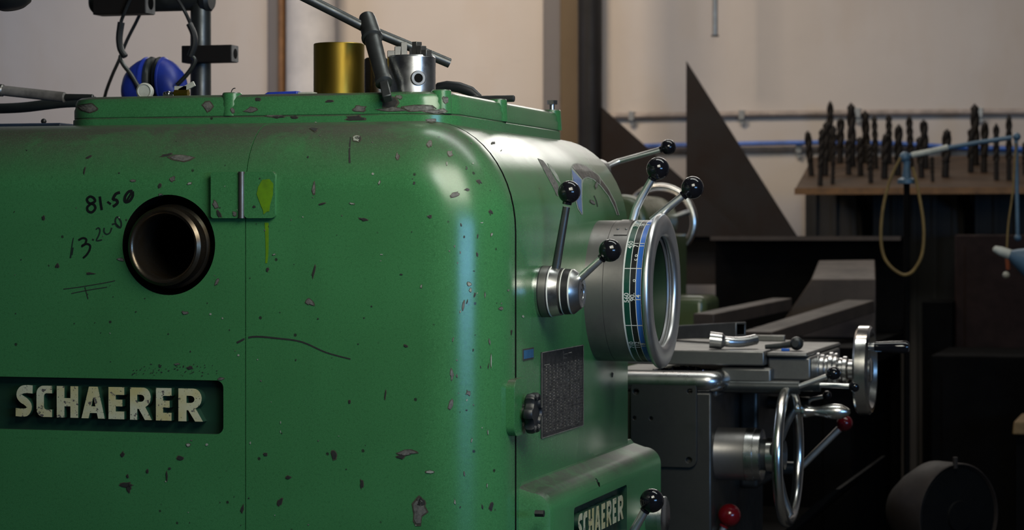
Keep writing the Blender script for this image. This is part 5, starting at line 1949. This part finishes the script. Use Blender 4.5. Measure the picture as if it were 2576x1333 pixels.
# dark tube stand on the cover
yt_ = 3.86
p = pY(505, 200, yt_)
stand = thing('tool_stand', 'dark steel tube stand with square stubs, carrying the ear defenders', 'stand', (p.x, yt_, 0))
rt_ = sz(28, 505, yt_)
zel = pY(505, -2, yt_).z
b = MB()
b.cyl((p.x, yt_, 0.01), (p.x, yt_, zel + rt_ * 0.9), rt_ * 1.05, rt_ * 0.92, n=36, bev=0.002)
b.build('post', ['darksteel'], stand)
b = MB(); b.cyl((p.x, yt_, 0), (p.x, yt_, 0.0101), 0.07, n=28); b.build('base_plate', ['post'], stand)
b = MB(); b.cyl((pY(232, 0, yt_).x, yt_, zel), (p.x + rt_ * 0.8, yt_, zel), rt_ * 1.02, n=32, bev=0.004); b.build('arm', ['darksteel'], stand)
b = MB(); b.cyl((p.x, yt_, zel), (p.x + sz(30, 500, yt_), yt_ + 0.0, zel), rt_ * 1.25, n=32, bev=0.006); b.build('elbow', ['blackmatt'], stand)


def square_stub(px0, px1, py0, py1, y, hole, name='square_stub'):
    a, c = pY(px0, py1, y), pY(px1, py0, y)
    hs = (c.z - a.z)
    b = MB()
    b.box(a.x, c.x, y, y + hs, a.z, c.z)
    o = b.build(name, ['post'], stand, bevel=0.0015)
    b = MB()
    b.box(c.x - 0.0002, c.x + 0.0012, y + 0.0008, y + hs - 0.0008, a.z + 0.0008, c.z - 0.0008)
    b.rev((c.x + 0.0012, y + hs / 2, (a.z + c.z) / 2), (1, 0, 0), [(0.0002, hs * 0.3), (0.0005, 0)], 20, 1)
    b.build('stub_end', ['greypaint', 'recess'], o)


square_stub(456, 582, 112, 158, yt_ - 0.045, True)
square_stub(233, 366, -22, 37, yt_ - 0.075, True)

# black cable behind
yy_ = 3.93
b = MB(); b.tube([pY(x, y, yy_) for x, y in ((372, -20), (350, 40), (320, 100), (300, 150), (280, 195), (262, 250), (255, 330))], sz(4.5, 300, yy_), 8, smooth=3)
o = tag(b.build('cable', 'blackmatt'), 'thin black cable slanting down behind the ear defenders', 'cable'); rebase(o, pY(262, 250, yy_))

# grey handle bar and hose at the left, behind the cover
yy_ = 3.30
t = thing('grease_gun', 'grey metal tool barrel lying at the left behind the cover end', 'tool', tuple(pY(80, 240, yy_)))
b = MB(); b.cyl(pY(-120, 214, yy_), pY(165, 245, yy_), sz(13, 80, yy_), n=24, bev=0.002); b.build('barrel', ['greypaint'], t)
b = MB(); b.cyl(pY(165, 245, yy_), pY(235, 243, yy_), sz(9, 80, yy_), sz(6, 80, yy_), n=20, bev=0.001); b.build('nozzle', ['darksteel'], t)
b = MB(); b.cyl(pY(-30, 224, yy_), pY(10, 228, yy_), sz(15.5, 0, yy_), n=24, bev=0.002); b.build('collar', ['castgrey'], t)
yy_ = 3.36
b = MB(); b.tube([pY(x, y, yy_) for x, y in ((-120, 275), (0, 273), (60, 270), (110, 264), (165, 258), (240, 256))], sz(13, 80, yy_), 14, smooth=4)
o = tag(b.build('rubber_hose', 'cushion'), 'thick dark rubber hose lying behind the left end of the cover', 'hose'); rebase(o, pY(80, 268, yy_))
a, c = pY(-150, 318, 3.2), pY(152, 304, 3.2)
b = MB(); b.box(a.x, c.x, 3.2, 3.5, ZT + 0.0003, ZT + 0.012)
o = tag(b.build('dark_tray', 'bluesteel', bevel=0.002), 'low dark blue tray on the headstock top left of the cover', 'tray'); rebase(o, (a.x, 3.2, ZT))
b = MB(); p = pY(110, 298, 3.22); b.sphere((p.x, 3.22, ZT + 0.0155), 0.0042, 14)
o = tag(b.build('rubber_plug', 'blackmatt'), 'tiny black round plug on the dark blue tray', 'plug'); rebase(o, (p.x, 3.22, ZT + 0.012))

# round lamp head at the top left corner
yl = 3.15
c = pY(22, -38, yl)
lamp = thing('machine_lamp', 'dark ribbed lamp head cut off by the top left corner', 'lamp', tuple(c))
r = sz(62, 22, yl)
b = MB()
b.rev(c, (-0.25, 0.1, 1), [(-r * 0.98, 0), (-r * 0.95, r * 0.55), (-r * 0.80, r * 0.78), (-r * 0.72, r * 0.80), (-r * 0.66, r * 0.86), (-r * 0.55, r * 0.88), (-r * 0.5, r * 0.96), (-r * 0.1, r), (r * 0.5, r * 0.9), (r * 0.9, r * 0.4), (r * 0.95, 0)], 40)
b.build('lamp_head', ['blackmatt'], lamp)
b = MB(); b.tube([c + Vector((0, 0.01, r * 0.6)), c + Vector((-0.12, 0.12, 0.18)), c + Vector((-0.30, 0.30, 0.10)), (-1.95, 3.6, ZT + 0.0), (-1.95, 3.6, 0.0)], 0.012, 12, smooth=3)
b.build('lamp_arm', ['blackmatt'], lamp)
